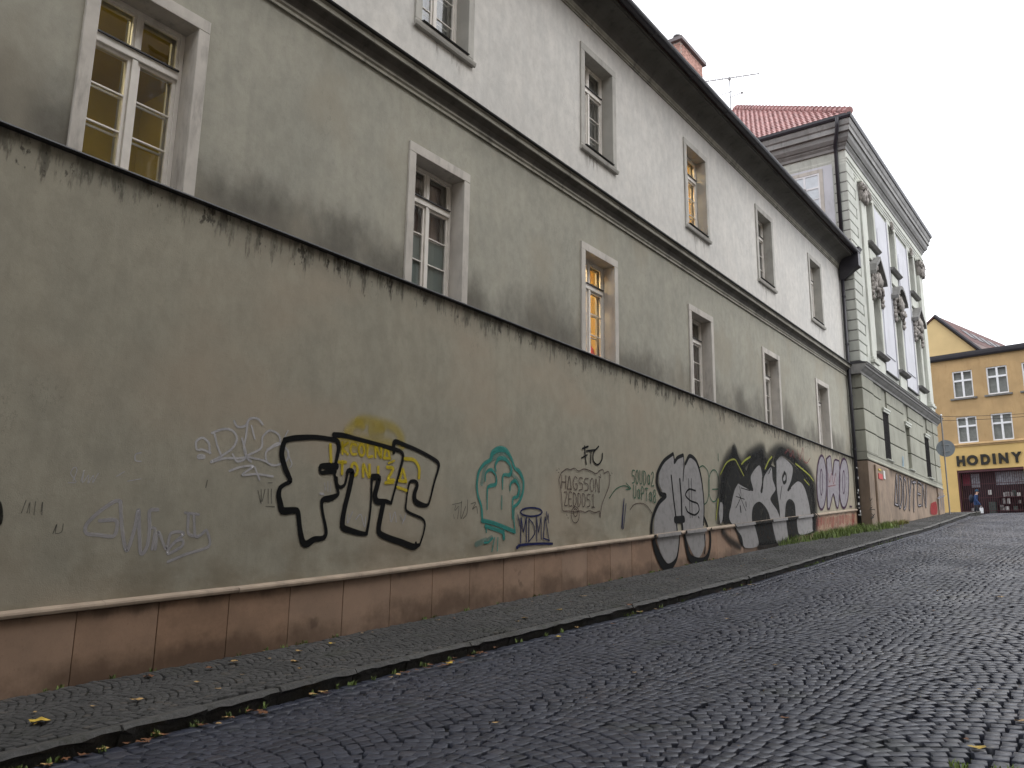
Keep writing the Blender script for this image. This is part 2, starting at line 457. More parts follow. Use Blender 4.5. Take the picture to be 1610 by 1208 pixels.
# quads from numpy
def np_mesh(name, V_, Q, mat, attr=None, tri=False):
    k = 3 if tri else 4
    me = bpy.data.meshes.new(name); me.vertices.add(len(V_)); me.vertices.foreach_set('co', np.asarray(V_, np.float32).ravel())
    me.loops.add(len(Q)*k); me.loops.foreach_set('vertex_index', np.asarray(Q, np.int32).ravel())
    me.polygons.add(len(Q)); me.polygons.foreach_set('loop_start', np.arange(0, len(Q)*k, k, dtype=np.int32))
    if attr:
        for an, av in attr.items():
            at = me.attributes.new(an, 'FLOAT', 'POINT'); at.data.foreach_set('value', np.asarray(av, np.float32))
    me.update(calc_edges=True); me.validate(); me.materials.append(MT[mat]); return me

# ================================================================== GROUND
def sheet(name, mat, xl, xr, ys, dz, kind='structure', nx=1):
    v = []; f = []
    for y in ys:
        a = xl(y) if callable(xl) else xl; b = xr(y) if callable(xr) else xr
        for i in range(nx+1): v.append((a+(b-a)*i/nx, y, float(bz(y))+dz))
    n = nx+1
    for j in range(len(ys)-1):
        for i in range(nx): f.append((j*n+i, j*n+i+1, (j+1)*n+i+1, (j+1)*n+i))
    mb = MB(); mb.v = v; mb.f = f
    o = mb.build(name, mat, None, center=(0, 0, 0)); return props(o, kind=kind)
YS = np.concatenate([np.arange(-80, 64, 1.0), np.arange(64, 401, 16.0)])
ground = sheet('ground', 'ground', -300, 300, YS, -.34)
YR = np.arange(-30, 60.1, .5)
road = sheet('road', 'joint', lambda y: kx(y)-.05, 1.5, YR, -ROAD_DROP-.045)
road_far = sheet('cross_street', 'ground', -60, 60, np.arange(55.8, 66, .5), -.075)
pavement = sheet('pavement', 'joint', -8.6, lambda y: kx(y)-.10, np.arange(-14, 52.1, .5), -.018)
right_pavement = sheet('right_pavement', 'pavement_sett', 1.55, 4.0, YR, -.02)

# --- setts
def proto(seed, lod=0):
    q = np.random.default_rng(seed); j = lambda: q.uniform(-.07, .07)
    c = np.array([(-.5+j(), -.5+j()), (.5+j(), -.5+j()), (.5+j(), .5+j()), (-.5+j(), .5+j())])
    top = np.c_[c*.93, q.uniform(-.02, .02, 4)]; mid = np.c_[c*.99, np.full(4, -.06)]; bot = np.c_[c, np.full(4, -1.)]
    if lod: Vv = np.r_[np.c_[c*.95, q.uniform(-.02, .02, 4)], np.c_[c, np.full(4, -.3)]]; rings = 2
    else: Vv = np.r_[top, mid, bot]; rings = 3
    Q = [(0, 1, 2, 3)]
    for k in range(rings-1):
        for i in range(4): Q.append((k*4+i, (k+1)*4+i, (k+1)*4+(i+1) % 4, k*4+(i+1) % 4))
    return Vv, np.array(Q)
PROTO = [proto(s) for s in range(14)]; PROTO_L = [proto(s, 1) for s in range(14)]

def arcs(x0, x1, y0, y1, lane, size, sag, seed):
    """segmental-arch paving: centre, angle, size of each sett"""
    q = np.random.default_rng(seed); out = []
    nl = int((x1-x0)/lane)+1
    for l in range(nl):
        xc = x0+(l+.5)*lane; ph = q.uniform(0, size)
        n = int(round(lane*1.12/size))
        for k in range(int((y0-sag-1-y0)/size), int((y1-y0)/size)+2):
            us = (np.arange(n)+.5+q.uniform(-.25, .25))/n-.5+q.uniform(-.012, .012, n)
            wob = q.uniform(-.01, .01)
            for u in us:
                X = u*lane; dy = -8*sag*X/lane**2; ang = math.atan(dy)
                yy = y0+ph+k*size+sag*(1-(2*u)**2)+wob+q.uniform(-.006, .006)
                out.append((xc+X, yy, ang+q.uniform(-.07, .07), lane/n/math.cos(ang)*q.uniform(.83, .92), size*math.cos(ang)*q.uniform(.85, .94)))
    return np.array(out)
def pave(parent, A, zf, mat, nobj, seed, name='sett', far=20):
    q = np.random.default_rng(seed); N = len(A)
    z = zf(A[:, 0], A[:, 1]); rz = A[:, 2]; tilt = q.normal(0, .009, (N, 2)); dzs = q.normal(0, .0018, N)
    slope = (bz(A[:, 1]+.1)-bz(A[:, 1]-.1))/.2
    P = np.c_[A[:, 0], A[:, 1], z+dzs]
    D = P@fw; px = W/2+F*(P@rt)/np.maximum(D, .1); py = H/2-F*(P@up)/np.maximum(D, .1)
    vis = (D > .5) & (px > -5) & (px < W+5) & (py < H+5) & (py > 0)
    depth = np.full(N, .06)
    # frames
    cx, sx = np.cos(rz), np.sin(rz)
    X = np.c_[cx, sx, sx*slope+tilt[:, 0]]; Yv = np.c_[-sx, cx, cx*slope+tilt[:, 1]]; Z = np.cross(X, Yv)
    X = X*A[:, 3:4]; Yv = Yv*A[:, 4:5]; Z = Z/np.linalg.norm(Z, axis=1)[:, None]*depth[:, None]
    kindx = q.integers(0, 14, N)
    score = np.where(vis, np.linalg.norm(P, axis=1), 1e6); order = np.argsort(score)
    near = set(order[:nobj].tolist())
    meshes = [np_mesh(name, p[0], p[1], mat) for p in PROTO]
    pw = WLOC[parent.name]
    for i in order[:nobj]:
        o = bpy.data.objects.new(name, meshes[kindx[i]]); COL.objects.link(o); o.parent = parent
        M = Matrix.Identity(4)
        for r in range(3):
            M[r][0], M[r][1], M[r][2], M[r][3] = X[i, r], Yv[i, r], Z[i, r], P[i, r]-pw[r]
        o.matrix_basis = M
    rest = np.array([i for i in range(N) if i not in near])
    VV = []; QQ = []; RR = []; off = 0
    for lod, PR in ((0, PROTO), (1, PROTO_L)):
        for k in range(14):
            sel = rest[(kindx[rest] == k) & ((A[rest, 1] > far) == bool(lod))]
            if not len(sel): continue
            pv, pq = PR[k]; n = len(pv)
            vv = (pv[None, :, 0:1]*X[sel][:, None]+pv[None, :, 1:2]*Yv[sel][:, None]+pv[None, :, 2:3]*Z[sel][:, None]+P[sel][:, None]).reshape(-1, 3)
            qq = (pq[None]+np.arange(len(sel))[:, None, None]*n).reshape(-1, 4)+off
            VV.append(vv); QQ.append(qq); RR.append(np.repeat(q.uniform(0, 1, len(sel)), n)); off += len(vv)
    me = np_mesh(name+'_field', np.concatenate(VV)-pw, np.concatenate(QQ), mat, {'rnd': np.concatenate(RR)})
    o = bpy.data.objects.new(name+'_field', me); COL.objects.link(o); o.parent = parent; o['kind'] = 'stuff'
    return o
# road setts
A = arcs(-7.6, 1.6, .6, 57.0, 1.50, .122, .29, 11)
in_patch = (A[:, 0] > -1.08) & (A[:, 1] < 6.12)
keep = (A[:, 0] > kx(A[:, 1])+.35) & (A[:, 0] < 1.45) & (A[:, 1] > .6) & (A[:, 1] < 57) & ~in_patch
keep &= ~((A[:, 1] > 12) & (A[:, 0] > -.02*A[:, 1]))
A = A[keep]
def road_z(x, y): return bz(y)-ROAD_DROP+.012*np.sin(x*2.1+y*.7)*np.sin(y*.9)-.012*np.exp(-((x-kx(y)-.25)/.3)**2)
# channel row of larger stones beside the kerb
ch = []
for r_ in range(2):
    y = 0.6
    while y < 46:
        l = random.uniform(.13, .23); ch.append((float(kx(y))+.065+r_*.158+random.uniform(-.01, .01), y+l/2, random.uniform(-.10, .10), random.uniform(.122, .14), l-.024)); y += l
pave(road, np.r_[A, np.array(ch)], road_z, 'road_sett', 300, 3)
# right-hand patch of larger mossy stones
pt = []
y = 1.0; k = 0
while y < 6.0:
    x = -1.02+.09*(k % 2)
    while x < 1.4:
        w_ = random.uniform(.16, .21); pt.append((x+w_/2, y+.085, random.uniform(-.08, .08), w_*.92, .155)); x += w_
    y += .172; k += 1
patch = sheet('paved_apron', 'joint', -1.05, 1.45, np.arange(.8, 6.2, .2), -ROAD_DROP-.012)
pave(patch, np.array(pt), lambda x, y: bz(y)-ROAD_DROP+.012, 'patch_sett', 60, 5)
# pavement setts
A = arcs(-8.75, -6.0, -1.0, 50.0, .86, .076, .18, 17)
keep = (A[:, 0] > -8.44) & (A[:, 0] < kx(A[:, 1])-.155) & (A[:, 1] > 1.2) & (A[:, 1] < 50)
keep &= ~((A[:, 1] > 32.6) & (A[:, 0] < -7.93))
A = A[keep]
pave(pavement, A, lambda x, y: bz(y)+.008*np.sin(x*3+y*1.1)*np.sin(y*.8)+.0, 'pavement_sett', 300, 4, far=18)

# kerb
kerb = sheet('kerb', 'joint', lambda y: kx(y)-.11, lambda y: kx(y)-.09, np.arange(-14, 52, 1.0), -.05)
y = -13.5; q = random.Random(5)
while y < 51:
    L = q.uniform(.75, 1.15); y1 = y+L-.012; n = 7; mb = MB(); v = []
    dz = q.uniform(-.006, .006); dx = q.uniform(-.012, .012)
    for i in range(n+1):
        yy = y+(y1-y)*i/n; k0 = float(kx(yy)); z = float(bz(yy))+dz
        e = q.uniform(-.014, .014); e2 = q.uniform(-.012, .012)
        v += [(k0-.125, yy, z-.002), (k0-.03+dx+e*.6, yy, z+.004+e*.3), (k0-.0+dx+e, yy, z-.030+e2), (k0-.045+dx+e2, yy, z-.075+e), (k0-.075+dx, yy, z-.2), (k0-.125, yy, z-.2)]
    f = []
    for i in range(n):
        for k in range(6): f.append((i*6+k, i*6+(k+1) % 6, (i+1)*6+(k+1) % 6, (i+1)*6+k))
    f += [(0, 1, 2, 3, 4, 5), tuple(range(n*6, n*6+6))[::-1]]
    mb.v = v; mb.f = f; mb.build('kerb_stone', 'kerb', kerb); y += L

# ================================================================== LONG BUILDING
XW = -8.5
Y0, Y1 = -12.0, 32.85
LB = thing('long_building', 'long two-tone grey-green plastered building with graffiti and rows of white windows', 'building', (XW-4, (Y0+Y1)/2, float(bz(10))))
YC = [8.76+.735+5.005*k for k in range(-3, 5)]            # window axes
HW = .735; ZL0, ZL1 = 4.15, 6.42; ZU0, ZU1 = 8.42, 10.90
def wall_with_holes(name, mat, z0, z1, h0, h1, xw):
    mb = MB(); e = [Y0]+[c for yc in YC for c in (yc-HW, yc+HW)]+[Y1]
    for i in range(0, len(e), 2): mb.box(xw-.4, xw, e[i], e[i+1], z0, z1)
    for yc in YC:
        mb.box(xw-.4, xw, yc-HW, yc+HW, h1, z1)
        if h0 > z0: mb.box(xw-.4, xw, yc-HW, yc+HW, z0, h0)
    return mb.build(name, mat, LB)
mb = MB()
ys = np.arange(Y0, Y1+.01, .5)
ys[-1] = Y1
v = []; f = []
for yy in ys: v += [(XW, yy, float(bz(yy))-.3), (XW, yy, 4.10), (XW-.4, yy, 4.10), (XW-.4, yy, float(bz(yy))-.3)]
for i in range(len(ys)-1):
    for k in range(4): f.append((i*4+k, i*4+(k+1) % 4, (i+1)*4+(k+1) % 4, (i+1)*4+k))
f += [(0, 1, 2, 3), tuple(range(len(v)-4, len(v)))]
mb.v = v; mb.f = f; mb.build('lower_wall', 'wall_lower', LB)
wall_with_holes('middle_wall', 'wall_mid', 4.15, 7.22, ZL0, ZL1, XW-.02)
wall_with_holes('upper_wall', 'wall_upper', 7.70, 11.44, ZU0, ZU1, XW-.02)
# side and rear walls, floors close the body
part('gable_wall', 'wall_mid', LB, (-20.5, XW-.43, Y0+.02, Y0+.4, -2.6, 11.4))
part('rear_wall', 'wall_mid', LB, (-20.9, -20.5, Y0+.02, Y1, -2.6, 11.4))
# ledge with dark flashing
MB().prof([(XW-.4, 4.10), (XW+.055, 4.10), (XW+.075, 4.112), (XW+.07, 4.128), (XW-.02, 4.15), (XW-.4, 4.15)], Y0, Y1-.02).build('ledge_flashing', 'flashing', LB)
# string course
X = XW-.02
MB().prof([(X-.38, 7.22), (X+.035, 7.22), (X+.035, 7.262), (X+.02, 7.272), (X+.045, 7.30), (X+.05, 7.33), (X+.03, 7.34), (X-.38, 7.34)], Y0, Y1-.03).build('string_course_base', 'cornice', LB)
MB().prof([(X-.38, 7.34), (X+.03, 7.34), (X+.04, 7.37), (X+.075, 7.43), (X+.14, 7.475), (X+.17, 7.485), (X+.17, 7.50), (X-.38, 7.50)], Y0, Y1-.03).build('string_course_cove', 'cornice_dark', LB)
MB().prof([(X-.38, 7.50), (X+.18, 7.50), (X+.18, 7.565), (X+.165, 7.575), (X+.19, 7.60), (X+.19, 7.615), (X-.38, 7.615)], Y0, Y1-.03).build('string_course_band', 'cornice', LB)
MB().prof([(X-.38, 7.615), (X+.235, 7.615), (X+.245, 7.635), (X+.235, 7.648), (X+.01, 7.70), (X-.38, 7.70)], Y0, Y1-.03).build('string_course_flashing', 'flashing', LB)
# eaves
MB().prof([(X-.38, 11.44), (X+.03, 11.44), (X+.03, 11.47), (X+.06, 11.48), (X+.06, 11.515), (X+.045, 11.52), (X+.085, 11.56), (X+.09, 11.585), (X-.38, 11.585)], Y0, Y1-.03).build('eaves_moulding', 'cornice', LB)
cove = [(X-.38, 11.585), (X+.095, 11.585)]
for t in np.linspace(0, 1, 7)[1:]: cove.append((X+.10+.44*(1-math.cos(t*math.pi/2)), 11.585+.27*math.sin(t*math.pi/2)))
cove += [(X+.56, 11.862), (X+.56, 11.90), (X-.38, 11.90)]
MB().prof(cove, Y0, Y1-.03).build('eaves_cove', 'soffit', LB)
MB().prof([(X-.38, 11.90), (X+.60, 11.90), (X+.60, 11.955), (X-.38, 11.955)], Y0, Y1-.03).build('eaves_fascia', 'soffit', LB)
gp = [(X+.60+.11+.11*math.cos(t), 12.03+.11*math.sin(t)) for t in np.linspace(math.pi, 2*math.pi, 9)]
gp += [(X+.60+.11+.095*math.cos(t), 12.035+.095*math.sin(t)) for t in np.linspace(2*math.pi, math.pi, 9)]
gut = MB().prof(gp, Y0, Y1+.03).build('gutter', 'gutter_metal', LB)
yy = Y0+.5
while yy < Y1:
    MB().box(X+.59, X+.845, yy, yy+.03, 11.912, 11.918).build('gutter_bracket', 'gutter_metal', gut); yy += 2.1
roof = MB().add([(X+.62, Y0, 12.03), (X+.62, Y1, 12.03), (-14.6, Y1, 17.5), (-14.6, Y0, 17.5), (-20.9, Y0, 12.0), (-20.9, Y1, 12.0),
                 (X+.62, Y0, 11.958), (X+.62, Y1, 11.958), (-20.9, Y0, 11.9), (-20.9, Y1, 11.9)],
                [(0, 1, 2, 3), (3, 2, 5, 4), (0, 3, 4, 8, 6), (1, 7, 9, 5, 2), (6, 7, 1, 0), (8, 4, 5, 9), (6, 8, 9, 7)]).build('roof', 'roof_dark', LB)

# windows
def window(parent, yc, z0, z1, xw, kind, sill=False, smat='surround', detail=True):
    a, b = yc-HW, yc+HW; sw = .15; xf = xw+.035; xr = xw-.245
    oa, ob, oz0, oz1 = a+sw, b-sw, (z0+.15 if sill else z0), z1-.16
    fr = MB(); xo, xi = xr, xr-.075
    def bar(y0, y1, zz0, zz1, d0=0, d1=0): fr.box(xi-d1, xo+d0, y0, y1, zz0, zz1)
    h = oz1-oz0; zt = oz1-.27*h
    bar(oa, oa+.055, oz0, oz1); bar(ob-.055, ob, oz0, oz1)
    bar(oa+.055, ob-.055, oz1-.055, oz1); bar(oa+.055, ob-.055, oz0, oz0+.05)
    bar(oa+.055, ob-.055, zt-.055, zt+.055, .02)
    ym = yc; bar(ym-.03, ym+.03, zt+.055, oz1-.055); bar(ym-.035, ym+.035, oz0+.05, zt-.055, .012)
    wn_ = fr.build('window', 'paint_white', parent, bevel=.004)
    sash = MB(); xs0, xs1 = xr-.055, xr-.015; panes = []
    for (p, q_) in ((oa+.056, ym-.031), (ym+.031, ob-.056)):
        s = .03
        sash.box(xs0, xs1, p, p+s, zt+.056, oz1-.056); sash.box(xs0, xs1, q_-s, q_, zt+.056, oz1-.056)
        sash.box(xs0, xs1, p+s, q_-s, oz1-.056-s, oz1-.056); sash.box(xs0, xs1, p+s, q_-s, zt+.056, zt+.056+s)
        panes.append((p+s, q_-s, zt+.056+s, oz1-.056-s))
    for (p, q_) in ((oa+.056, ym-.036), (ym+.036, ob-.056)):
        s = .042; lo, hi = oz0+.051, zt-.056
        sash.box(xs0, xs1, p, p+s, lo, hi); sash.box(xs0, xs1, q_-s, q_, lo, hi)
        sash.box(xs0, xs1, p+s, q_-s, hi-s, hi); sash.box(xs0, xs1, p+s, q_-s, lo, lo+s+.012)
        l2, h2 = lo+s+.012, hi-s
        for k in range(3):
            pa, pb = l2+(h2-l2)*k/3, l2+(h2-l2)*(k+1)/3
            panes.append((p+s, q_-s, pa+(.011 if k else 0), pb-(.011 if k < 2 else 0)))
            if k: sash.box(xs0+.004, xs1-.004, p+s, q_-s, pa-.011, pa+.011)
    sash.build('sash', 'paint_white', wn_, bevel=.003)
    for (p, q_, l, u) in panes:
        t = random.uniform(-.002, .002)
        MB().add([(xr-.036+t, p, l), (xr-.036-t, q_, l), (xr-.036+t*.5, q_, u), (xr-.036, p, u)], [(0, 1, 2, 3)]).build('pane', 'glass', wn_)
    # dark weather bar over the transom
    part('drip_bar', 'flashing', wn_, (xr+.022, xr+.045, oa+.06, ob-.06, zt+.045, zt+.062))
    sr = MB()
    sr.box(xw-.40, xf, a, oa, oz0, oz1); sr.box(xw-.40, xf, ob, b, oz0, oz1); sr.box(xw-.40, xf, a, b, oz1, z1)
    if sill: sr.box(xw-.40, xf, a, b, z0, oz0)
    sr.build('surround', smat, wn_, bevel=.006)
    if sill:
        MB().prof([(xw-.2, oz0+.002), (xf+.03, oz0+.002), (xf+.04, oz0+.012), (xw-.2, oz0+.05)], oa+.002, ob-.002).build('sill', 'flashing', wn_)
        MB().prof([(xf+.001, z0), (xf+.03, z0+.01), (xf+.045, z0+.05), (xf+.05, z0+.075), (xf+.001, z0+.08)], a-.02, b+.02).build('sill_moulding', smat, wn_)
    # inner casement, room behind
    if detail:
        ic = MB(); x0, x1 = xr-.150, xr-.112
        ic.box(x0, x1, oa+.01, oa+.10, oz0, oz1); ic.box(x0, x1, ob-.10, ob-.01, oz0, oz1)
        ic.box(x0, x1, oa+.10, ob-.10, oz1-.09, oz1); ic.box(x0, x1, oa+.10, ob-.10, oz0, oz0+.07)
        ic.box(x0, x1, oa+.10, ob-.10, zt-.06, zt+.06); ic.box(x0, x1, ym-.045, ym+.045, oz0+.07, oz1-.09)
        for k in (1, 2):
            zz = oz0+.07+(zt-.06-oz0-.07)*k/3; ic.box(x0+.01, x1-.01, oa+.10, ob-.10, zz-.012, zz+.012)
        ic.build('inner_casement', 'inner_paint', wn_)
    rm = {'ochre': 'room_ochre', 'brown': 'room_brown', 'warm': 'room_warm', 'grey': 'room_grey', 'pink': 'room_brown', 'sky': 'room_grey', 'warm2': 'room_warm'}[kind]
    xb = xw-.402
    r = MB(); rx = xw-3.2; ry0, ry1, rz0, rz1 = yc-1.7, yc+1.7, z0-.85, z1+.45
    r.quad((rx, ry0, rz0), (rx, ry1, rz0), (rx, ry1, rz1), (rx, ry0, rz1)); r.quad((rx, ry0, rz0), (xb, ry0, rz0), (xb, ry0, rz1), (rx, ry0, rz1))
    r.quad((rx, ry1, rz0), (xb, ry1, rz0), (xb, ry1, rz1), (rx, ry1, rz1)); r.quad((rx, ry0, rz1), (xb, ry0, rz1), (xb, ry1, rz1), (rx, ry1, rz1))
    r.quad((rx, ry0, rz0), (xb, ry0, rz0), (xb, ry1, rz0), (rx, ry1, rz0))
    r.build('room_shell', rm, wn_)
    def drape(y0, y1, mat, zz0=oz0-.3, zz1=oz1+.42, amp=.02):
        xq = xr-.185 if kind in ('sky', 'grey', 'pink') else xw-.44
        if kind in ('sky', 'grey', 'pink'): y0, y1 = max(y0, oa+.012), min(y1, ob-.012); zz0, zz1 = oz0+.01, oz1-.01
        mb = MB(); n = max(6, int((y1-y0)/.035)); v = []; f = []
        for i in range(n+1):
            y_ = y0+(y1-y0)*i/n; d = amp*math.sin(i*1.9)+amp*.5*math.sin(i*.7)
            v += [(xq+d, y_, zz0), (xq+d*.7, y_, zz1)]
        for i in range(n): f.append((2*i, 2*i+2, 2*i+3, 2*i+1))
        mb.v = v; mb.f = f; mb.build('curtain', mat, wn_)
    if kind in ('ochre', 'warm', 'warm2'):
        MB().box(xw-1.3, xw-.8, yc-1.5, yc-.9, rz1-.12, rz1-.06).build('ceiling_lamp', 'lamp_dim' if kind == 'ochre' else 'lamp_warm', wn_)
    if kind == 'ochre':
        drape(yc-.05, yc+.16, 'curtain_grey')
        part('shelf', 'room_brown', wn_, (rx+.05, rx+.35, yc+.5, yc+1.3, z0+.3, z0+.34), (rx+.05, rx+.35, yc+.5, yc+1.3, z0+.75, z0+.79))
        MB().tube([(xr-.7, yc+.35, oz0+.55), (xr-.72, yc+.30, oz0+.3), (xr-.72, yc+.36, oz0+.1), (xr-.72, yc+.5, oz0+.02), (xr-.72, yc+.62, oz0+.1)], .035).build('lamp_arm', 'room_brown', wn_)
    if kind == 'warm':
        MB().tube([(xr-.18, yc+.33, oz0+.055), (xr-.18, yc+.33, oz0+.16), (xr-.18, yc+.34, oz0+.3), (xr-.18, yc+.33, oz0+.4)], [.07, .11, .07, .012]).build('red_ornament', 'red_thing', wn_)
        pass
    if kind == 'brown':
        lo = oz0+.05
        part('window_film', 'film_green', wn_, (xr-.062, xr-.058, oa+.1, ym-.04, lo, lo+.92), (xr-.062, xr-.058, ym+.04, ob-.1, lo, lo+.92))
        drape(oa+.2, ob+.9, 'curtain_pink', zz0=oz0-.2)
    if kind == 'pink': drape(oa-.1, ob+1.0, 'curtain_pink')
    if kind == 'grey': drape(oa-.1, ob+1.0, 'curtain_grey')
    if kind == 'sky': drape(oa-.1, yc+.16, 'curtain_white'); drape(yc+.165, ob+1.0, 'curtain_grey')
    return wn_
KL = ['grey', 'grey', 'ochre', 'brown', 'warm', 'pink', 'grey', 'grey']
KU = ['grey', 'grey', 'sky', 'sky', 'sky', 'warm2', 'grey', 'grey']
for i, yc in enumerate(YC):
    w_ = window(LB, yc, ZL0, ZL1, XW-.02, KL[i], False, 'surround', i >= 2)
    if KL[i] == 'warm': w_['label'] = 'lit window with warm yellow light and a red ornament on the sill'
    if KL[i] == 'ochre': w_['label'] = 'large window with an ochre yellow room behind it'
    w_ = window(LB, yc, ZU0, ZU1, XW-.02, KU[i], True, 'surround_upper', 2 <= i <= 5)
    if KU[i] == 'warm2': w_['label'] = 'lit upper window glowing warm yellow'

# plinth: panels and coping
XP, XR = XW+.03, XW+.085
def rail_z(y): return float(rail_top(y))
y = 4.41-.862*18; q = random.Random(3)
while y < Y1-.05:
    L = .862; y0_, y1_ = y+.004, min(y+L-.004, Y1)
    dx = q.uniform(-.003, .003); v = []
    for yy in (y0_, y1_):
        zb, zt = float(bz(yy))-.05, rail_z(yy)-.078
        v += [(XP+dx, yy, zb), (XP+dx+q.uniform(-.002, .002), yy, zt), (XW+.002, yy, zt), (XW+.002, yy, zb)]
    MB().add(v, [(0, 1, 2, 3), (4, 7, 6, 5), (0, 4, 5, 1), (1, 5, 6, 2), (2, 6, 7, 3), (3, 7, 4, 0)]).build('plinth_panel', 'plinth_stone', LB, bevel=.004)
    y += L
y = Y0+.1
while y < Y1-.1:
    L = q.uniform(1.5, 1.9); y1_ = min(y+L-.004, Y1); mb = MB(); v = []; dx = q.uniform(-.004, .004); dz = q.uniform(-.003, .003)
    for yy in (y, y1_):
        z = rail_z(yy)+dz
        v += [(XW+.002, yy, z), (XR-.03+dx, yy, z-.012), (XR-.008+dx, yy, z-.022), (XR+dx, yy, z-.042), (XR-.006+dx, yy, z-.068), (XR-.03+dx, yy, z-.076), (XW+.002, yy, z-.076)]
    n = 7
    fs = [(k, (k+1) % n, n+(k+1) % n, n+k) for k in range(n)]+[tuple(range(n)), tuple(range(n, 2*n))[::-1]]
    mb.add(v, fs); mb.build('plinth_coping', 'rail_stone', LB); y += L

# downpipe and hopper at the right end
DP = MB(); px_ = XW+.10; py_ = Y1-.14
DP.tube([(px_, py_, float(bz(py_))+.0), (px_, py_, 11.2)], .062, 10)
dpo = DP.build('downpipe', 'gutter_metal', LB, smooth=True)
for z in (2.3, 4.4, 6.4, 8.4, 10.3): MB().tube([(px_, py_, z), (px_, py_, z+.06)], .078, 10).build('pipe_clamp', 'gutter_metal', dpo)
hp = MB()
c0 = [(-.12, -.12), (.12, -.12), (.12, .12), (-.12, .12)]
def ring(cx, cy, w, d, z): return [(cx-w, cy-d, z), (cx+w, cy-d, z), (cx+w, cy+d, z), (cx-w, cy+d, z)]
R_ = ring(px_, py_, .075, .075, 11.0)+ring(px_+.20, py_, .25, .17, 11.30)+ring(px_+.31, py_, .36, .18, 11.42)+ring(px_+.31, py_, .36, .18, 12.0)+ring(px_+.34, py_, .41, .21, 12.14)
hp.add(R_, [(k*4+i, k*4+(i+1) % 4, k*4+4+(i+1) % 4, k*4+4+i) for k in range(4) for i in range(4)]+[(0, 1, 2, 3), (16, 17, 18, 19)])
hp.build('hopper_head', 'gutter_metal', LB)
q = random.Random(9)
for k in range(11):
    z = float(bz(py_))+q.uniform(.5, 2.4); t = q.uniform(-1.5, .2); r = .0655; w_ = q.uniform(.25, .5); h_ = q.uniform(.04, .09); mb = MB()
    vv = [(px_+r*math.cos(t+s*w_), py_+r*math.sin(t+s*w_), z+e*h_) for e in (0, 1) for s in (-1, 0, 1)]
    mb.add(vv, [(0, 1, 4, 3), (1, 2, 5, 4)]); mb.build('sticker', q.choice(['sticker_white', 'sticker_white', 'goods_pale']), dpo)

# chimney on the roof
def on(Xc, a): return on_x(a[0], a[1], Xc)
ch_ = MB().box(-12.85, -12.05, 26.6, 28.55, 14.6, 19.35).build('chimney', 'mortar', roof)
q = random.Random(2); z = 16.8; row = 0
while z < 19.28:
    yy = 26.6+(.13 if row % 2 else 0)
    while yy < 28.5:
        MB().box(-12.05, -12.035+q.uniform(-.003, .004), yy+.006, min(yy+.25, 28.55), z, z+.066).build('brick', 'brick', ch_); yy += .262
    xx = -12.85+(.13 if row % 2 else 0)
    while xx < -12.1:
        MB().box(xx+.006, min(xx+.25, -12.05), 26.585, 26.6, z, z+.066).build('brick', 'brick', ch_); xx += .262
    z += .078; row += 1
MB().box(-12.95, -11.92, 26.45, 28.7, 19.35, 19.49).build('chimney_cap', 'concrete_cap', ch_)
cw = MB(); cw.tube([(-12.3, 26.9, 19.49), (-12.3, 26.9, 19.77)], .05, 8); cw.tube([(-12.3, 26.9, 19.77), (-12.3, 26.9, 19.82), (-12.3, 26.9, 19.87)], [.17, .16, .02], 10)
cw.build('chimney_cowl', 'galv', ch_)

# ------------------------------------------------------------------ graffiti
def wall_pt(x, y):
    p = on_x(x, y, XW+.004); return p[1], p[2]
LAYER = [0]
def band_x(y, z):
    d = z-float(rail_top(y))
    return (0, XW+.003) if d > .002 else ((1, XR+.003) if d > -.076 else (2, XP+.006))
def smooth_pts(P, step=.025):
    P = [np.array(p, float) for p in P]; out = []
    if len(P) == 2:
        n = max(2, int(np.linalg.norm(P[1]-P[0])/step)); return [P[0]+(P[1]-P[0])*i/n for i in range(n+1)]
    ext = [2*P[0]-P[1]]+P+[2*P[-1]-P[-2]]
    for i in range(1, len(ext)-2):
        a, b, c, d = ext[i-1:i+3]; n = max(2, int(np.linalg.norm(c-b)/step))
        for k in range(n):
            t = k/n; tt = .45
            m1 = tt*(c-a); m2 = tt*(d-b)
            out.append((2*t**3-3*t*t+1)*b+(t**3-2*t*t+t)*m1+(-2*t**3+3*t*t)*c+(t**3-t*t)*m2)
    out.append(P[-1]); return out
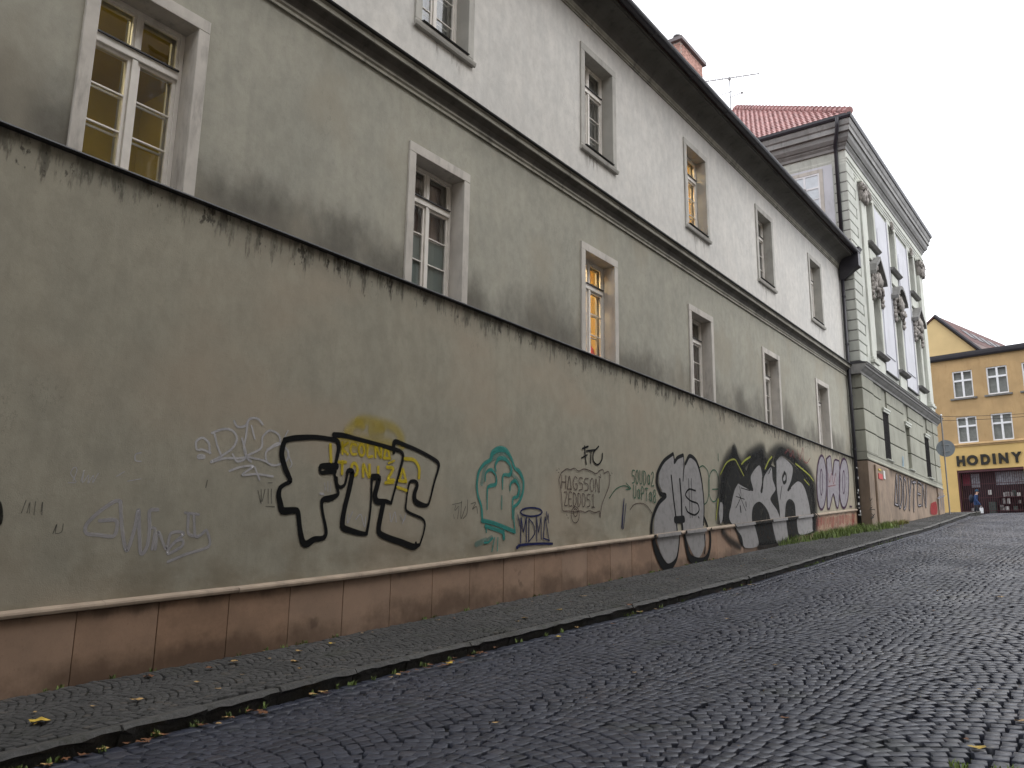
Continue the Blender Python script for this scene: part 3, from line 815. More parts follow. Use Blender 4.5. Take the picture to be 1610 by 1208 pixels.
def graffiti(name, label, frame, strokes=(), mat='black', fills=(), parent=None, wp=None, bx=None, mist=False):
    """strokes: (points, width) in the pixels of a detail view of the wall; fills: outlines"""
    ox, oy, s = frame; V_ = []; Q = []; A_ = []; wp = wp or wall_pt; bx = bx or band_x
    LAYER[0] += 1; base = .0004*LAYER[0]
    def cv(p): return wp(ox+p[0]/s, oy+p[1]/s)
    for si, poly in enumerate(fills):
        pts = [cv(p) for p in poly]
        pts = [tuple(p) for p in smooth_pts(pts+[pts[0]], .06)][:-1]
        # cut along the coping edges so that the paint follows wall, coping and plinth
        bm = bmesh.new(); vs = [bm.verts.new((0, p[0], p[1])) for p in pts]
        for t in tessellate_polygon([[Vector((p[0], p[1], 0)) for p in pts]]):
            try: bm.faces.new([vs[i] for i in t])
            except ValueError: pass
        if bx is band_x:
            ya, yb = min(p[0] for p in pts), max(p[0] for p in pts)
            for lim in (.002, -.076):
                za, zb = float(rail_top(ya))+lim, float(rail_top(yb))+lim
                bmesh.ops.bisect_plane(bm, geom=bm.verts[:]+bm.edges[:]+bm.faces[:], plane_co=(0, ya, za), plane_no=(0, -(zb-za), yb-ya), dist=1e-5)
        bmesh.ops.triangulate(bm, faces=bm.faces[:])
        for f_ in bm.faces:
            cc = f_.calc_center_median(); xx = bx(cc[1], cc[2])[1]; o = len(V_)
            P3 = [(v.co[1], v.co[2]) for v in f_.verts]
            if (P3[1][0]-P3[0][0])*(P3[2][1]-P3[0][1])-(P3[2][0]-P3[0][0])*(P3[1][1]-P3[0][1]) < 0: P3 = P3[::-1]
            for p in P3: V_.append((xx+base+.0001*si, p[0], p[1])); A_.append(1.0)
            Q.append((o, o+1, o+2))
        bm.free()
    for si, (P, w_) in enumerate(strokes):
        wv = w_ if isinstance(w_, (list, tuple)) else None
        pts3 = []
        for i, p in enumerate(P):
            y0_, z0_ = cv(p); z1_ = cv((p[0], p[1]+1))[1]
            ww = (wv[i] if wv else w_)*abs(z1_-z0_)*.64; pts3.append((y0_, z0_, ww))
        S = smooth_pts(pts3, .022)
        n = len(S); o = None; last = None
        # rounded ends
        w0, w1 = S[0][2], S[-1][2]
        seq = []
        d0 = S[0]-S[1]; d0 = d0/max(1e-6, np.linalg.norm(d0[:2])); d1 = S[-1]-S[-2]; d1 = d1/max(1e-6, np.linalg.norm(d1[:2]))
        for t in (.97, .7, .35): seq.append((np.array([S[0][0]+d0[0]*w0*t, S[0][1]+d0[1]*w0*t, w0*math.sqrt(1-t*t)]), 1.0 if t < .9 else .3))
        seq += [(q_, 1.0) for q_ in S]
        for t in (.35, .7, .97): seq.append((np.array([S[-1][0]+d1[0]*w1*t, S[-1][1]+d1[1]*w1*t, w1*math.sqrt(1-t*t)]), 1.0 if t < .9 else .3))
        prev = None
        for i, (c, am) in enumerate(seq):
            a = seq[max(0, i-1)][0]; b = seq[min(len(seq)-1, i+1)][0]; t = b-a; L = math.hypot(t[0], t[1]) or 1
            nx, nz = -t[1]/L, t[0]/L; bi, xx = bx(c[0], c[1])
            k = len(V_); xo = xx+base+.0002*si+.000004*i; ww = max(c[2], .004)
            for e, av in (((-1.5, 0), (-.15, 1), (.15, 1), (1.5, 0)) if mist else ((-1.22, 0), (-.62, 1), (.62, 1), (1.22, 0))):
                V_.append((xo, c[0]+nx*ww*e, c[1]+nz*ww*e)); A_.append(av*am)
            if prev is not None and prev[1] == bi:
                j = prev[0]
                for e in range(3):
                    Q.append((j+e, k+e, k+e+1)); Q.append((j+e, k+e+1, j+e+1))
            prev = (k, bi)
    V_ = np.array(V_); c = V_.mean(0)
    me = np_mesh(name, V_-c, np.array(Q), 'spray_'+mat, {'a': A_}, tri=True)
    o = bpy.data.objects.new(name, me); place(o, parent or LB, c); o['label'] = label; return o

FA = (400, 640, 5.03); FB = (700, 670, 4.735); FC = (1000, 660, 4.472); FD = (80, 640, 4.025)
def circ(cx, cy, rx, ry=None, n=14, a0=0, a1=360):
    ry = ry or rx; return [(cx+rx*math.cos(math.radians(a0+(a1-a0)*i/n)), cy+ry*math.sin(math.radians(a0+(a1-a0)*i/n))) for i in range(n+1)]
GL = {'H': [[(0, 0), (0, 1)], [(.9, 0), (.9, 1)], [(0, .5), (.9, .5)]], 'A': [[(0, 1), (.45, 0), (.9, 1)], [(0, 1), (.9, 1)]], 'G': [[(.9, .1), (.4, 0), (0, .5), (.4, 1), (.9, .9), (.9, .55), (.5, .55)]],
      'S': [[(.9, .05), (.2, .05), (.1, .4), (.8, .5), (.8, .9), (.1, 1)]], 'O': [circ(.45, .5, .42, .5, 10)], 'N': [[(0, 1), (.05, 0), (.8, 1), (.85, 0)]], 'Z': [[(0, 0), (.8, .05), (.1, 1), (.9, 1)]],
      'E': [[(.9, 0), (.1, 0), (.1, 1), (.9, 1)], [(.1, .5), (.7, .5)]], 'D': [[(.05, 0), (.05, 1), (.6, .9), (.85, .5), (.6, .1), (.05, 0)]], '1': [[(.2, .2), (.5, 0), (.5, 1)], [(.1, 1), (.9, 1)]],
      'T': [[(0, .05), (.9, 0)], [(.45, 0), (.4, 1)]], 'K': [[(.1, 0), (.1, 1)], [(.9, 0), (.1, .5), (.9, 1)]], 'I': [[(.4, .1), (.4, 1)]], 'R': [[(.1, 1), (.1, 0), (.8, .2), (.1, .5), (.9, 1)]], 'C': [[(.9, .1), (.3, .05), (.05, .5), (.3, .95), (.9, .9)]],
      'U': [[(.05, 0), (.1, .8), (.45, 1), (.8, .8), (.85, 0)]], '2': [[(.05, .2), (.45, 0), (.8, .25), (.1, 1), (.9, 1)]], 'P': [[(.1, 1), (.1, 0), (.8, .15), (.75, .45), (.1, .5)]], '8': [circ(.45, .25, .33, .25, 8), circ(.45, .75, .38, .25, 8)],
      'a': [circ(.4, .6, .35, .35, 8), [(.75, .3), (.78, .95)]], 'W': [[(0, 0), (.2, 1), (.45, .3), (.7, 1), (.9, 0)]], 'L': [[(.1, 0), (.1, 1), (.8, .95)]], 'Y': [[(0, 0), (.45, .5), (.9, 0)], [(.45, .5), (.4, 1)]]}
def text(s, x0, y0, x1, y1, h, w_, fill=.78):
    """stroke letters along a slanting baseline in detail-view pixels"""
    out = []; n = len(s)
    for i, ch_ in enumerate(s):
        if ch_ == ' ': continue
        bx_, by_ = x0+(x1-x0)*i/n, y0+(y1-y0)*i/n; cw_ = (x1-x0)/n*fill; sk = (y1-y0)/(x1-x0)
        for st in GL[ch_]: out.append(([(bx_+u*cw_, by_+v*h+u*cw_*sk) for u, v in st], w_))
    return out

# faint tags first
graffiti('graffiti_tag', 'faint pale grey scrawled tag low on the wall at far left', FD, [
    ([(440, 600), (410, 595), (310, 660), (225, 745), (225, 800), (300, 810), (400, 815), (415, 720), (310, 720)], 22),
    ([(440, 600), (450, 760), (480, 910), (530, 770), (555, 650), (560, 800), (570, 930), (610, 880), (625, 760), (625, 660), (675, 650)], 22),
    ([(625, 770), (660, 770), (640, 900)], 18), ([(660, 900), (680, 790), (730, 900), (760, 800), (840, 800), (760, 880), (740, 930), (830, 880), (830, 840), (790, 850)], 18),
    ([(850, 670), (935, 680)], 16), ([(870, 680), (870, 800), (930, 820)], 18), ([(905, 690), (915, 820), (960, 800), (985, 780), (1000, 880), (860, 930), (740, 980)], 17)], 'grey')
graffiti('graffiti_tag', 'pale grey bubble tag left of the black outlined letters', FD, [
    ([(1010, 290), (960, 270), (925, 270), (920, 220), (960, 195), (1000, 230), (1005, 290)], 14), ([(938, 315), (965, 315)], 28),
    ([(1035, 170), (1055, 250), (1080, 310)], 13), ([(1020, 165), (1090, 140), (1150, 150), (1178, 200), (1150, 260), (1080, 310), (1010, 350), (1100, 325), (1180, 325), (1230, 320)], 14),
    ([(1160, 90), (1180, 125), (1230, 120), (1260, 75), (1310, 75), (1340, 110)], 14), ([(1245, 100), (1235, 180), (1222, 260), (1240, 320), (1265, 345)], 14), ([(1270, 120), (1290, 200)], 12),
    ([(1210, 200), (1235, 315), (1180, 345), (1150, 300)], 13), ([(1240, 310), (1330, 260), (1340, 190), (1385, 150), (1440, 175), (1450, 230), (1400, 255), (1360, 290), (1370, 350), (1420, 370), (1490, 340), (1500, 280), (1440, 230), (1370, 270)], 13),
    ([(1240, 315), (1350, 340), (1380, 360)], 12), ([(1130, 405), (1200, 380), (1280, 375), (1210, 430), (1300, 425), (1405, 440)], 13), ([(1290, 380), (1320, 460)], 12), ([(1500, 150), (1470, 210)], 8), ([(1500, 300), (1525, 360), (1510, 385)], 8)], 'white')
graffiti('graffiti_scratch', 'thin pale scratched scribble on the wall at far left', FD, [
    ([(110, 480), (160, 475), (125, 420), (150, 380), (165, 400), (140, 470)], 5), ([(190, 470), (210, 400), (200, 480), (240, 430), (235, 485), (270, 430), (265, 480), (300, 420)], 5), ([(415, 440), (465, 410)], 5), ([(485, 470), (570, 455)], 5), ([(570, 290), (535, 300), (535, 340), (570, 345)], 8)], 'white')
graffiti('graffiti_scratch', 'small dark scratch marks beside the black outlined letters', FD, [
    ([(1310, 530), (1330, 610)], 6), ([(1330, 520), (1335, 600), (1355, 520)], 5), ([(1375, 520), (1375, 610)], 5), ([(1395, 520), (1395, 610)], 5), ([(1360, 630), (1415, 632)], 5), ([(980, 510), (990, 465)], 6), ([(1375, 480), (1400, 480)], 5)], 'dark')
graffiti('graffiti_scratch', 'dark scribbled scratches near the left edge of the wall', (0, 700, 4.03), [
    ([(135, 430), (165, 350)], 5), ([(170, 430), (190, 360), (185, 430)], 5), ([(215, 440), (225, 360)], 5), ([(260, 420), (270, 360), (265, 440)], 5), ([(335, 560), (360, 500), (350, 560), (390, 550), (400, 500)], 5)], 'dark')
graffiti('graffiti_mark', 'black curved spray mark cut off by the left edge', (0, 700, 4.03), [([(-40, 330), (-5, 370), (6, 430), (0, 490), (-40, 530)], 22)], 'blackfog')
# yellow writing under the black letters
yl = text('KCOLNA', 690, 280, 1090, 320, 90, 20, .8)+text('TONIZA', 668, 430, 1240, 500, 95, 24, .62)
graffiti('graffiti_writing', 'yellow spray writing inside the black outlined letters', FA, yl+[
    ([(600, 300), (605, 430)], 26), ([(1060, 445), (1105, 425)], 16), ([(1190, 410), (1260, 420), (1300, 480), (1300, 560)], 26), ([(1035, 600), (1095, 595)], 24), ([(1130, 635), (1200, 660)], 22)], 'yellow')
graffiti('graffiti_haze', 'soft yellow spray haze above the black outlined letters', FA, [
    ([(740, 190), (800, 130), (880, 105), (990, 130), (1090, 160), (1150, 220), (1165, 300)], 75), ([(930, 185), (1000, 180)], 80), ([(700, 280), (900, 290), (1060, 310)], 120), ([(820, 120), (850, 150)], 70)], 'yellowmist', mist=True)
graffiti('graffiti_scratch', 'white chalky scratches inside the first black outlined letter', FA, [
    ([(520, 685), (545, 690)], 16), ([(555, 600), (560, 660)], 6), ([(580, 590), (580, 670)], 6), ([(605, 595), (600, 670)], 6)], 'white')
graffiti('graffiti_scratch', 'white chalky scribble at the foot of the middle black outlined letter', FA, [([(740, 850), (735, 920), (775, 830)], 8), ([(800, 890), (840, 850), (870, 950), (880, 870)], 8)], 'white')
graffiti('graffiti_scratch', 'white chalky scribble inside the last black outlined letter', FA, [([(1070, 840), (1080, 910), (1110, 830), (1120, 910)], 7), ([(1150, 850), (1180, 900), (1200, 840), (1170, 920)], 7)], 'white')
graffiti('graffiti_letters', 'big black outlined block letters sprayed on the wall', FA, [
    ([(240, 262), (330, 245), (480, 240), (620, 258), (660, 278), (666, 330), (652, 400), (640, 455)], [38, 40, 34, 32, 36, 34, 28, 24]),
    ([(645, 470), (580, 468), (525, 470), (518, 500), (530, 522), (580, 512), (632, 508)], [48, 46, 36, 26, 26, 36, 40]),
    ([(632, 520), (640, 580), (652, 640), (660, 690), (600, 722), (540, 735), (532, 790), (545, 870), (566, 985), (545, 1035), (470, 1048), (410, 1085), (378, 1060), (358, 960), (342, 830), (310, 818), (222, 820), (203, 760), (190, 700), (203, 640), (245, 608), (284, 588), (268, 545), (240, 480), (215, 380), (228, 295), (245, 262)],
     [22, 22, 22, 26, 44, 36, 24, 24, 28, 34, 42, 50, 46, 40, 40, 46, 52, 46, 42, 34, 28, 32, 40, 42, 42, 40, 38]),
    ([(630, 222), (700, 225), (800, 250), (900, 276), (1000, 303), (1080, 328), (1150, 350), (1175, 388), (1150, 500), (1118, 620), (1080, 760)], [40, 36, 30, 28, 28, 32, 26, 24, 22, 18, 18]),
    ([(1080, 762), (1040, 746), (970, 748), (952, 700), (970, 620), (982, 560), (935, 553)], [20, 30, 48, 44, 42, 44, 44]), ([(930, 550), (925, 620), (920, 760), (905, 900), (885, 1003)], [24, 20, 18, 20, 26]),
    ([(885, 1005), (830, 998), (760, 978), (702, 955), (695, 905), (712, 800), (742, 680), (765, 570), (772, 512), (738, 505), (728, 560), (712, 615), (680, 635), (655, 615), (648, 560)], [26, 36, 42, 46, 44, 40, 40, 40, 40, 30, 20, 22, 26, 22, 20]),
    ([(1100, 362), (1108, 278), (1180, 298), (1280, 338), (1380, 390), (1450, 440), (1452, 490), (1420, 600), (1385, 740), (1362, 778), (1300, 766), (1266, 735), (1266, 680), (1286, 620), (1275, 592), (1232, 590), (1212, 650), (1200, 740), (1196, 810), (1230, 840), (1320, 880), (1347, 920), (1335, 1000), (1305, 1092)],
     [24, 36, 30, 26, 26, 28, 22, 18, 18, 24, 40, 40, 36, 30, 26, 20, 16, 16, 18, 20, 18, 16, 14, 16]),
    ([(1018, 762), (1000, 850), (982, 950), (990, 1000), (1060, 1036), (1160, 1070), (1250, 1105), (1300, 1092)], [40, 42, 42, 44, 44, 44, 46, 24]), ([(1275, 1075), (1278, 1100)], 20)], 'black')
# teal figure
graffiti('graffiti_haze', 'faint teal inner shading of the teal sprayed figure', FB, [
    ([(270, 430), (300, 300), (360, 240), (420, 205), (470, 260), (500, 360), (550, 420), (555, 520)], 30), ([(300, 860), (345, 830)], 30), ([(230, 880), (300, 850)], 36)], 'teal_light')
graffiti('graffiti_figure', 'teal sprayed outline of a cloud-topped figure', FB, [
    ([(275, 705), (268, 600), (243, 520), (235, 430), (250, 340), (290, 280), (335, 250), (352, 200), (400, 172), (450, 182), (490, 240), (515, 310), (550, 340), (580, 410), (575, 500), (545, 570), (512, 600)], [22, 20, 20, 20, 22, 24, 26, 36, 40, 36, 24, 24, 30, 24, 20, 22, 22]),
    ([(512, 600), (510, 700), (520, 795)], 12), ([(275, 705), (350, 720), (430, 750), (510, 785)], 28), ([(300, 745), (360, 765), (425, 790), (435, 835)], 26), ([(300, 745), (305, 790)], 12), ([(435, 770), (440, 830)], 12),
    ([(310, 620), (313, 470), (335, 445), (375, 432), (376, 370), (340, 325), (302, 350), (295, 410)], [10, 16, 26, 24, 14, 24, 14, 10]),
    ([(425, 470), (430, 370), (480, 362), (490, 310), (450, 250), (400, 243), (372, 290), (375, 335)], [10, 18, 28, 16, 26, 28, 16, 12]),
    ([(500, 690), (502, 545), (535, 525), (548, 460), (520, 408), (487, 428), (480, 480)], [10, 18, 24, 16, 24, 18, 10]),
    ([(420, 520), (418, 620)], 8), ([(350, 835), (320, 865), (290, 870)], 14), ([(365, 830), (345, 935)], 8), ([(390, 830), (385, 930)], 8)], 'teal')
graffiti('graffiti_tag', 'thin grey-black scribbled tag left of the teal figure', FB, [
    ([(50, 585), (120, 570)], 5), ([(75, 590), (70, 630), (100, 600), (90, 690)], 5), ([(120, 560), (115, 690), (150, 600)], 6), ([(165, 550), (160, 650), (130, 690)], 6), ([(190, 580), (225, 570), (200, 620), (230, 600), (240, 650)], 6), ([(60, 660), (65, 690)], 5)], 'dark')
graffiti('graffiti_letters', 'dark blue MDMA lettering with a halo and underline', FB, [
    (circ(640, 640, 80, 32), 11), ([(560, 868), (564, 685)], 10), ([(564, 688), (582, 790)], 8), ([(582, 790), (602, 682)], 8), ([(602, 682), (602, 862)], 9), ([(622, 690), (620, 862)], 9), ([(622, 690), (655, 735), (664, 800), (620, 862)], 8), ([(680, 855), (678, 680)], 9), ([(678, 684), (694, 790)], 7), ([(694, 790), (712, 676)], 7), ([(712, 678), (714, 842)], 8),
    ([(728, 840), (742, 678)], 8), ([(742, 678), (772, 856)], 8), ([(728, 836), (772, 852)], 9), ([(532, 905), (560, 886), (690, 876), (795, 876)], [22, 18, 16, 16]), ([(538, 662), (543, 700)], 8), ([(548, 692), (552, 742)], 7), ([(752, 640), (756, 695)], 8), ([(764, 655), (768, 722)], 7)], 'navy')
hg = text('HAGSSON', 866, 368, 1160, 398, 96, 7)+text('ZEDDDS1', 884, 492, 1120, 510, 96, 7)
graffiti('graffiti_letters', 'brown lettering in a wavy drawn frame', FB, hg+[
    ([(860, 350), (900, 320), (930, 325), (960, 315), (990, 335), (1030, 320), (1080, 335), (1120, 355), (1150, 330), (1172, 325), (1182, 352), (1210, 338), (1222, 380), (1215, 450), (1180, 540), (1160, 600), (1150, 682), (1147, 636), (1110, 645), (1070, 630), (1040, 642), (1000, 632), (960, 640), (920, 633), (872, 630), (866, 560), (856, 460), (844, 400), (860, 350)], 7),
    (circ(965, 662, 30, 60), 6), (circ(966, 645, 15, 28), 6), ([(825, 330), (832, 328)], 5), ([(842, 318), (845, 322)], 5), ([(838, 345), (842, 348)], 5), ([(1235, 350), (1240, 355)], 5), ([(1225, 365), (1228, 370)], 5), ([(900, 660), (903, 668)], 6), ([(910, 680), (912, 688)], 6), ([(1140, 375), (1155, 385), (1150, 360)], 6)], 'brown')
graffiti('graffiti_letters', 'small black FTC letters above the brown lettering', FB, [
    ([(1048, 285), (1040, 215), (1035, 150)], 11), ([(1020, 168), (1062, 152)], 12), ([(1014, 238), (1055, 215)], 10), ([(1050, 186), (1112, 178)], 11), ([(1085, 184), (1080, 275)], 10), ([(1140, 152), (1102, 200), (1102, 262), (1135, 288), (1165, 250), (1168, 205)], 11)], 'black')
graffiti('graffiti_writing', 'green scrawled writing with an arrow pointing at it', FB, [
    ([(1220, 537), (1270, 470), (1330, 445), (1378, 465)], 7), ([(1345, 425), (1380, 466), (1345, 472)], 7)]+text('SOUDa2', 1388, 325, 1560, 345, 100, 8)+text('UaPTa8', 1398, 440, 1575, 480, 95, 8), 'green')
graffiti('graffiti_mark', 'thin blue zigzag stroke below the green arrow', FB, [([(1310, 762), (1330, 540), (1318, 740), (1325, 760), (1344, 580)], 7)], 'navy')
graffiti('graffiti_mark', 'thin brown arc between the blue stroke and the silver throw-up', FB, [([(1375, 622), (1405, 585), (1460, 575), (1500, 595), (1535, 645)], 6)], 'brown')
graffiti('graffiti_mark', 'thin green loops between the two silver graffiti pieces', FC, [
    ([(440, 340), (470, 325), (505, 370), (515, 480), (500, 570), (475, 600)], 7), (circ(545, 465, 38, 112), 7), ([(535, 490), (575, 488)], 7), ([(575, 240), (577, 290)], 7)], 'green')
# silver throw-up with dollar sign
graffiti('graffiti_fill', 'silver fill of the rounded throw-up letters', FC, fills=[
    [(252, 248), (205, 285), (165, 360), (158, 440), (185, 515), (200, 535), (160, 590), (132, 670), (122, 760), (135, 850), (168, 950), (210, 1010), (245, 1010), (272, 960), (288, 870), (292, 770), (280, 640), (262, 420), (268, 300)],
    [(268, 300), (320, 255), (338, 285), (332, 420), (325, 560), (328, 690), (290, 700), (275, 600), (258, 420)],
    [(340, 325), (375, 262), (415, 290), (445, 370), (465, 480), (473, 600), (470, 740), (478, 850), (452, 940), (420, 975), (385, 940), (350, 860), (330, 780), (322, 680), (318, 560), (330, 420)]], mat='silver')
graffiti('graffiti_outline', 'black outline of the rounded silver throw-up with a dollar sign', FC, [
    ([(258, 240), (195, 290), (152, 370), (146, 450), (172, 520), (205, 535), (155, 590), (115, 690), (106, 790), (122, 890), (160, 985), (205, 1040), (245, 1020), (275, 970), (290, 880), (294, 800)], [20, 24, 26, 24, 26, 28, 28, 26, 30, 50, 62, 54, 36, 20, 14, 10]),
    ([(268, 300), (290, 268), (328, 250)], 22), ([(268, 290), (262, 250)], 14), ([(345, 310), (375, 256), (420, 290), (450, 380), (468, 500), (476, 620), (472, 740)], [20, 24, 22, 18, 15, 14, 12]), ([(332, 260), (334, 330), (328, 430)], 10),
    ([(245, 395), (262, 560), (278, 690), (286, 775)], 16), ([(305, 420), (316, 560), (320, 700), (326, 790)], 18), ([(326, 780), (342, 880), (368, 970), (420, 995), (475, 985), (505, 920), (512, 830), (500, 750), (478, 690)], [22, 34, 50, 46, 40, 26, 20, 18, 16]), ([(470, 810), (475, 900), (470, 940)], 12), ([(275, 705), (330, 700)], 44),
    ([(415, 500), (370, 490), (345, 530), (380, 570), (430, 592), (440, 640), (410, 670), (362, 650), (345, 615)], 11), ([(365, 415), (378, 690)], 6), ([(386, 415), (392, 690)], 6), ([(436, 684), (440, 690)], 10)], 'black')
# dark XR piece
graffiti('graffiti_shadow', 'black fogged background of the large silver piece', FC, [
    ([(600, 700), (605, 520), (625, 380), (665, 290), (690, 240)], [40, 60, 70, 60, 40]), ([(690, 240), (735, 320), (765, 370)], 40), ([(750, 330), (790, 280), (880, 235)], 40), ([(885, 235), (895, 330), (915, 360), (955, 270)], 36), ([(975, 300), (1015, 225), (1080, 260), (1150, 330), (1210, 400), (1240, 500)], 46), ([(1235, 480), (1245, 600), (1240, 760)], 50)], 'blackfog', fills=[
    [(602, 700), (606, 560), (615, 430), (640, 330), (680, 270), (720, 330), (765, 370), (800, 300), (875, 260), (900, 360), (945, 320), (975, 330), (1010, 260), (1060, 280), (1130, 340), (1190, 400), (1225, 480), (1235, 600), (1240, 700), (1245, 790), (1160, 815), (1050, 855), (950, 875), (860, 885), (745, 895), (700, 800), (665, 735), (620, 735)]])
graffiti('graffiti_haze', 'soft black overspray round the large dark-backed piece', FC, [
    ([(585, 720), (585, 560), (600, 400), (640, 290), (690, 225)], 85), ([(690, 225), (745, 320), (800, 255), (890, 215), (905, 320), (950, 255), (1015, 215), (1100, 250), (1190, 340), (1245, 440), (1258, 600), (1255, 760)], 80), ([(600, 790), (650, 850), (720, 890)], 50), ([(850, 900), (960, 885), (1060, 860)], 40)], 'blackmist', mist=True)
graffiti('graffiti_fill', 'silver letters of the large dark-backed piece', FC, fills=[
    [(715, 450), (765, 478), (822, 500), (805, 400), (865, 322), (886, 420), (872, 505), (886, 512), (900, 400), (948, 335), (958, 420), (978, 490), (942, 560), (990, 640), (1015, 720), (1015, 850), (985, 872), (962, 800), (928, 650), (870, 578), (822, 610), (812, 700), (838, 800), (848, 886), (755, 900), (730, 820), (655, 700), (668, 600), (690, 500)],
    [(985, 290), (1022, 258), (1096, 330), (1090, 420), (1062, 500), (1135, 435), (1182, 480), (1215, 600), (1232, 720), (1238, 780), (1150, 810), (1125, 760), (1115, 600), (1080, 558), (1052, 590), (1045, 700), (1058, 838), (1022, 842), (1008, 640), (988, 480)],
    [(580, 660), (590, 580), (608, 600), (606, 700), (590, 730)]], mat='silver')
graffiti('graffiti_outline', 'black details on the silver letters of the large piece', FC, [
    ([(1042, 372), (1028, 410), (1036, 445), (1052, 430), (1052, 390), (1042, 372)], 20), ([(1066, 500), (1085, 480)], 12), ([(730, 610), (735, 650)], 14), ([(770, 580), (772, 610)], 10), ([(725, 470), (735, 540), (700, 620)], 6), ([(720, 520), (770, 640)], 6), ([(735, 480), (800, 500)], 6), ([(700, 540), (760, 560)], 5), ([(885, 410), (888, 480)], 12), ([(930, 380), (945, 345)], 8), ([(1022, 470), (1010, 560)], 8)], 'blackfog')
graffiti('graffiti_highlight', 'yellow-green edge lines of the large dark-backed piece', FC, [
    ([(590, 385), (635, 302), (690, 280), (722, 330), (755, 395)], 9), ([(740, 312), (765, 285), (800, 262)], 12), ([(905, 345), (930, 290), (952, 262)], 12), ([(1120, 310), (1170, 350), (1215, 390), (1245, 430)], 10), ([(1180, 420), (1215, 460)], 8), ([(560, 700), (575, 560)], 12)], 'yellowgreen')
# OWO
graffiti('graffiti_fill', 'pale silver fill of the purple outlined letters', FC, fills=[
    circ(1305, 442, 34, 188, 16)[:-1], [(1338, 275), (1365, 262), (1380, 380), (1392, 285), (1424, 292), (1432, 400), (1420, 615), (1402, 600), (1385, 520), (1362, 620), (1342, 600)], circ(1460, 448, 34, 172, 16)[:-1]], mat='silver_pale')
graffiti('graffiti_outline', 'purple outlined letters near the downpipe', FC, [
    (circ(1303, 442, 34, 190, 18), 14), (circ(1300, 440, 9, 90, 12), 10), ([(1336, 275), (1345, 420), (1343, 600), (1358, 625), (1385, 525), (1408, 612), (1422, 600), (1432, 420), (1426, 292)], 12), ([(1336, 275), (1366, 262), (1380, 390), (1393, 288), (1426, 290)], 10), (circ(1460, 448, 34, 174, 18), 14), (circ(1458, 440, 8, 80, 12), 10), ([(1500, 610), (1515, 612)], 10)], 'purple')
graffiti('graffiti_mark', 'thin pink scribble above the large dark-backed piece', FC, [
    ([(1045, 240), (1070, 210), (1085, 260), (1100, 220), (1110, 270)], 6), ([(1130, 210), (1150, 280), (1170, 200), (1175, 280)], 6), ([(1175, 290), (1200, 305), (1222, 270)], 6), ([(1350, 380), (1360, 440), (1372, 380), (1385, 450), (1400, 380)], 7), ([(1350, 470), (1400, 460)], 6)], 'pink')
rd = []
q = random.Random(12)
for k in range(26):
    x_ = 1262+k*10.5; y_ = 684-(x_-1262)*.105; rd.append(([(x_, y_+q.uniform(8, 22)), (x_+q.uniform(-3, 3), y_+q.uniform(50, 95))], q.uniform(5, 13)))
graffiti('graffiti_drips', 'red paint drips on the plinth below the purple letters', FC, rd, 'red')

# ================================================================== BAROQUE BUILDING
XB = -8.05; B0, B1 = 32.9, 47.1
BQ = thing('baroque_building', 'tall pale grey-green baroque building with quoins, pediments and a red tiled roof', 'building', (XB-5, 40, float(bz(40))))
part('wall', 'bq_wall', BQ, (-20, XB-.45, B0+.0, B1, 1.0, 16.0))
BW = [36.35, 40.25, 44.25]                       # window axes
GZ = (4.40, 6.30); MZ = (8.72, 11.3); TZ = (13.45, 15.6)
def holes(name, mat, y0, y1, z0, z1, hw, h0, h1, x0, x1):
    mb = MB(); e = [y0]+[c for yc in BW for c in (yc-hw, yc+hw)]+[y1]
    for i in range(0, len(e), 2): mb.box(x0, x1, e[i], e[i+1], z0, z1)
    for yc in BW:
        mb.box(x0, x1, yc-hw, yc+hw, h1, z1)
        if h0 > z0: mb.box(x0, x1, yc-hw, yc+hw, z0, h0)
    return mb.build(name, mat, BQ)
# plinth with stepped pilaster
part('plinth', 'bq_plinth', BQ, (XB-.4, XB+.04, B0+.02, 36.0, .8, 4.02), bevel=.01)
part('plinth', 'bq_plinth', BQ, (XB-.4, XB-.03, 36.0, 45.8, 1.2, 4.06))
part('plinth', 'bq_plinth', BQ, (XB-.4, XB+.04, 45.8, B1+.04, 1.8, 4.06), bevel=.01)
part('plinth_pilaster', 'bq_plinth', BQ, (XB+.04, XB+.12, 33.7, 35.7, .8, 3.95), bevel=.02)
MB().prof([(XB-.4, 4.06), (XB+.06, 4.06), (XB+.07, 4.10), (XB+.03, 4.16), (XB+.03, 4.30), (XB+.05, 4.32), (XB+.05, 4.35), (XB-.4, 4.35)], B0+.01, B1+.05).build('plinth_moulding', 'bq_rust', BQ)
# rusticated blocks: courses between the grille windows
cz = [4.355, 5.17, 5.97, 6.77]
edges = [B0+.01, 34.55, BW[0]-.42, BW[0]+.42, BW[1]-.42, BW[1]+.42, BW[2]-.42, BW[2]+.42, 45.9, B1]
for k in range(4):
    z0 = cz[k]; z1 = cz[k+1]-.035 if k < 3 else 7.28
    for a, b in zip(edges[:-1], edges[1:]):
        isw = any(abs(a-(c-.42)) < .01 for c in BW)
        prj = .04 if (b <= 34.6 or a >= 45.8) else 0
        if isw:
            if z0 > 6.0: MB().box(XB-.45, XB-.06, a+.002, b-.002, 6.42, z1).build('wall_block', 'bq_rust', BQ)
            continue
        MB().box(XB-.45, XB+prj, a+(.004 if a != 34.55 else .03), b-.004, z0, z1).build('wall_block', 'bq_rust', BQ, bevel=.018)
part('groove_backing', 'bq_sill', BQ, (XB-.449, XB-.30, B0+.05, BW[0]-.43, 4.36, 7.27), (XB-.449, XB-.30, BW[0]+.43, BW[1]-.43, 4.36, 7.27), (XB-.449, XB-.30, BW[1]+.43, BW[2]-.43, 4.36, 7.27), (XB-.449, XB-.30, BW[2]+.43, B1-.05, 4.36, 7.27))
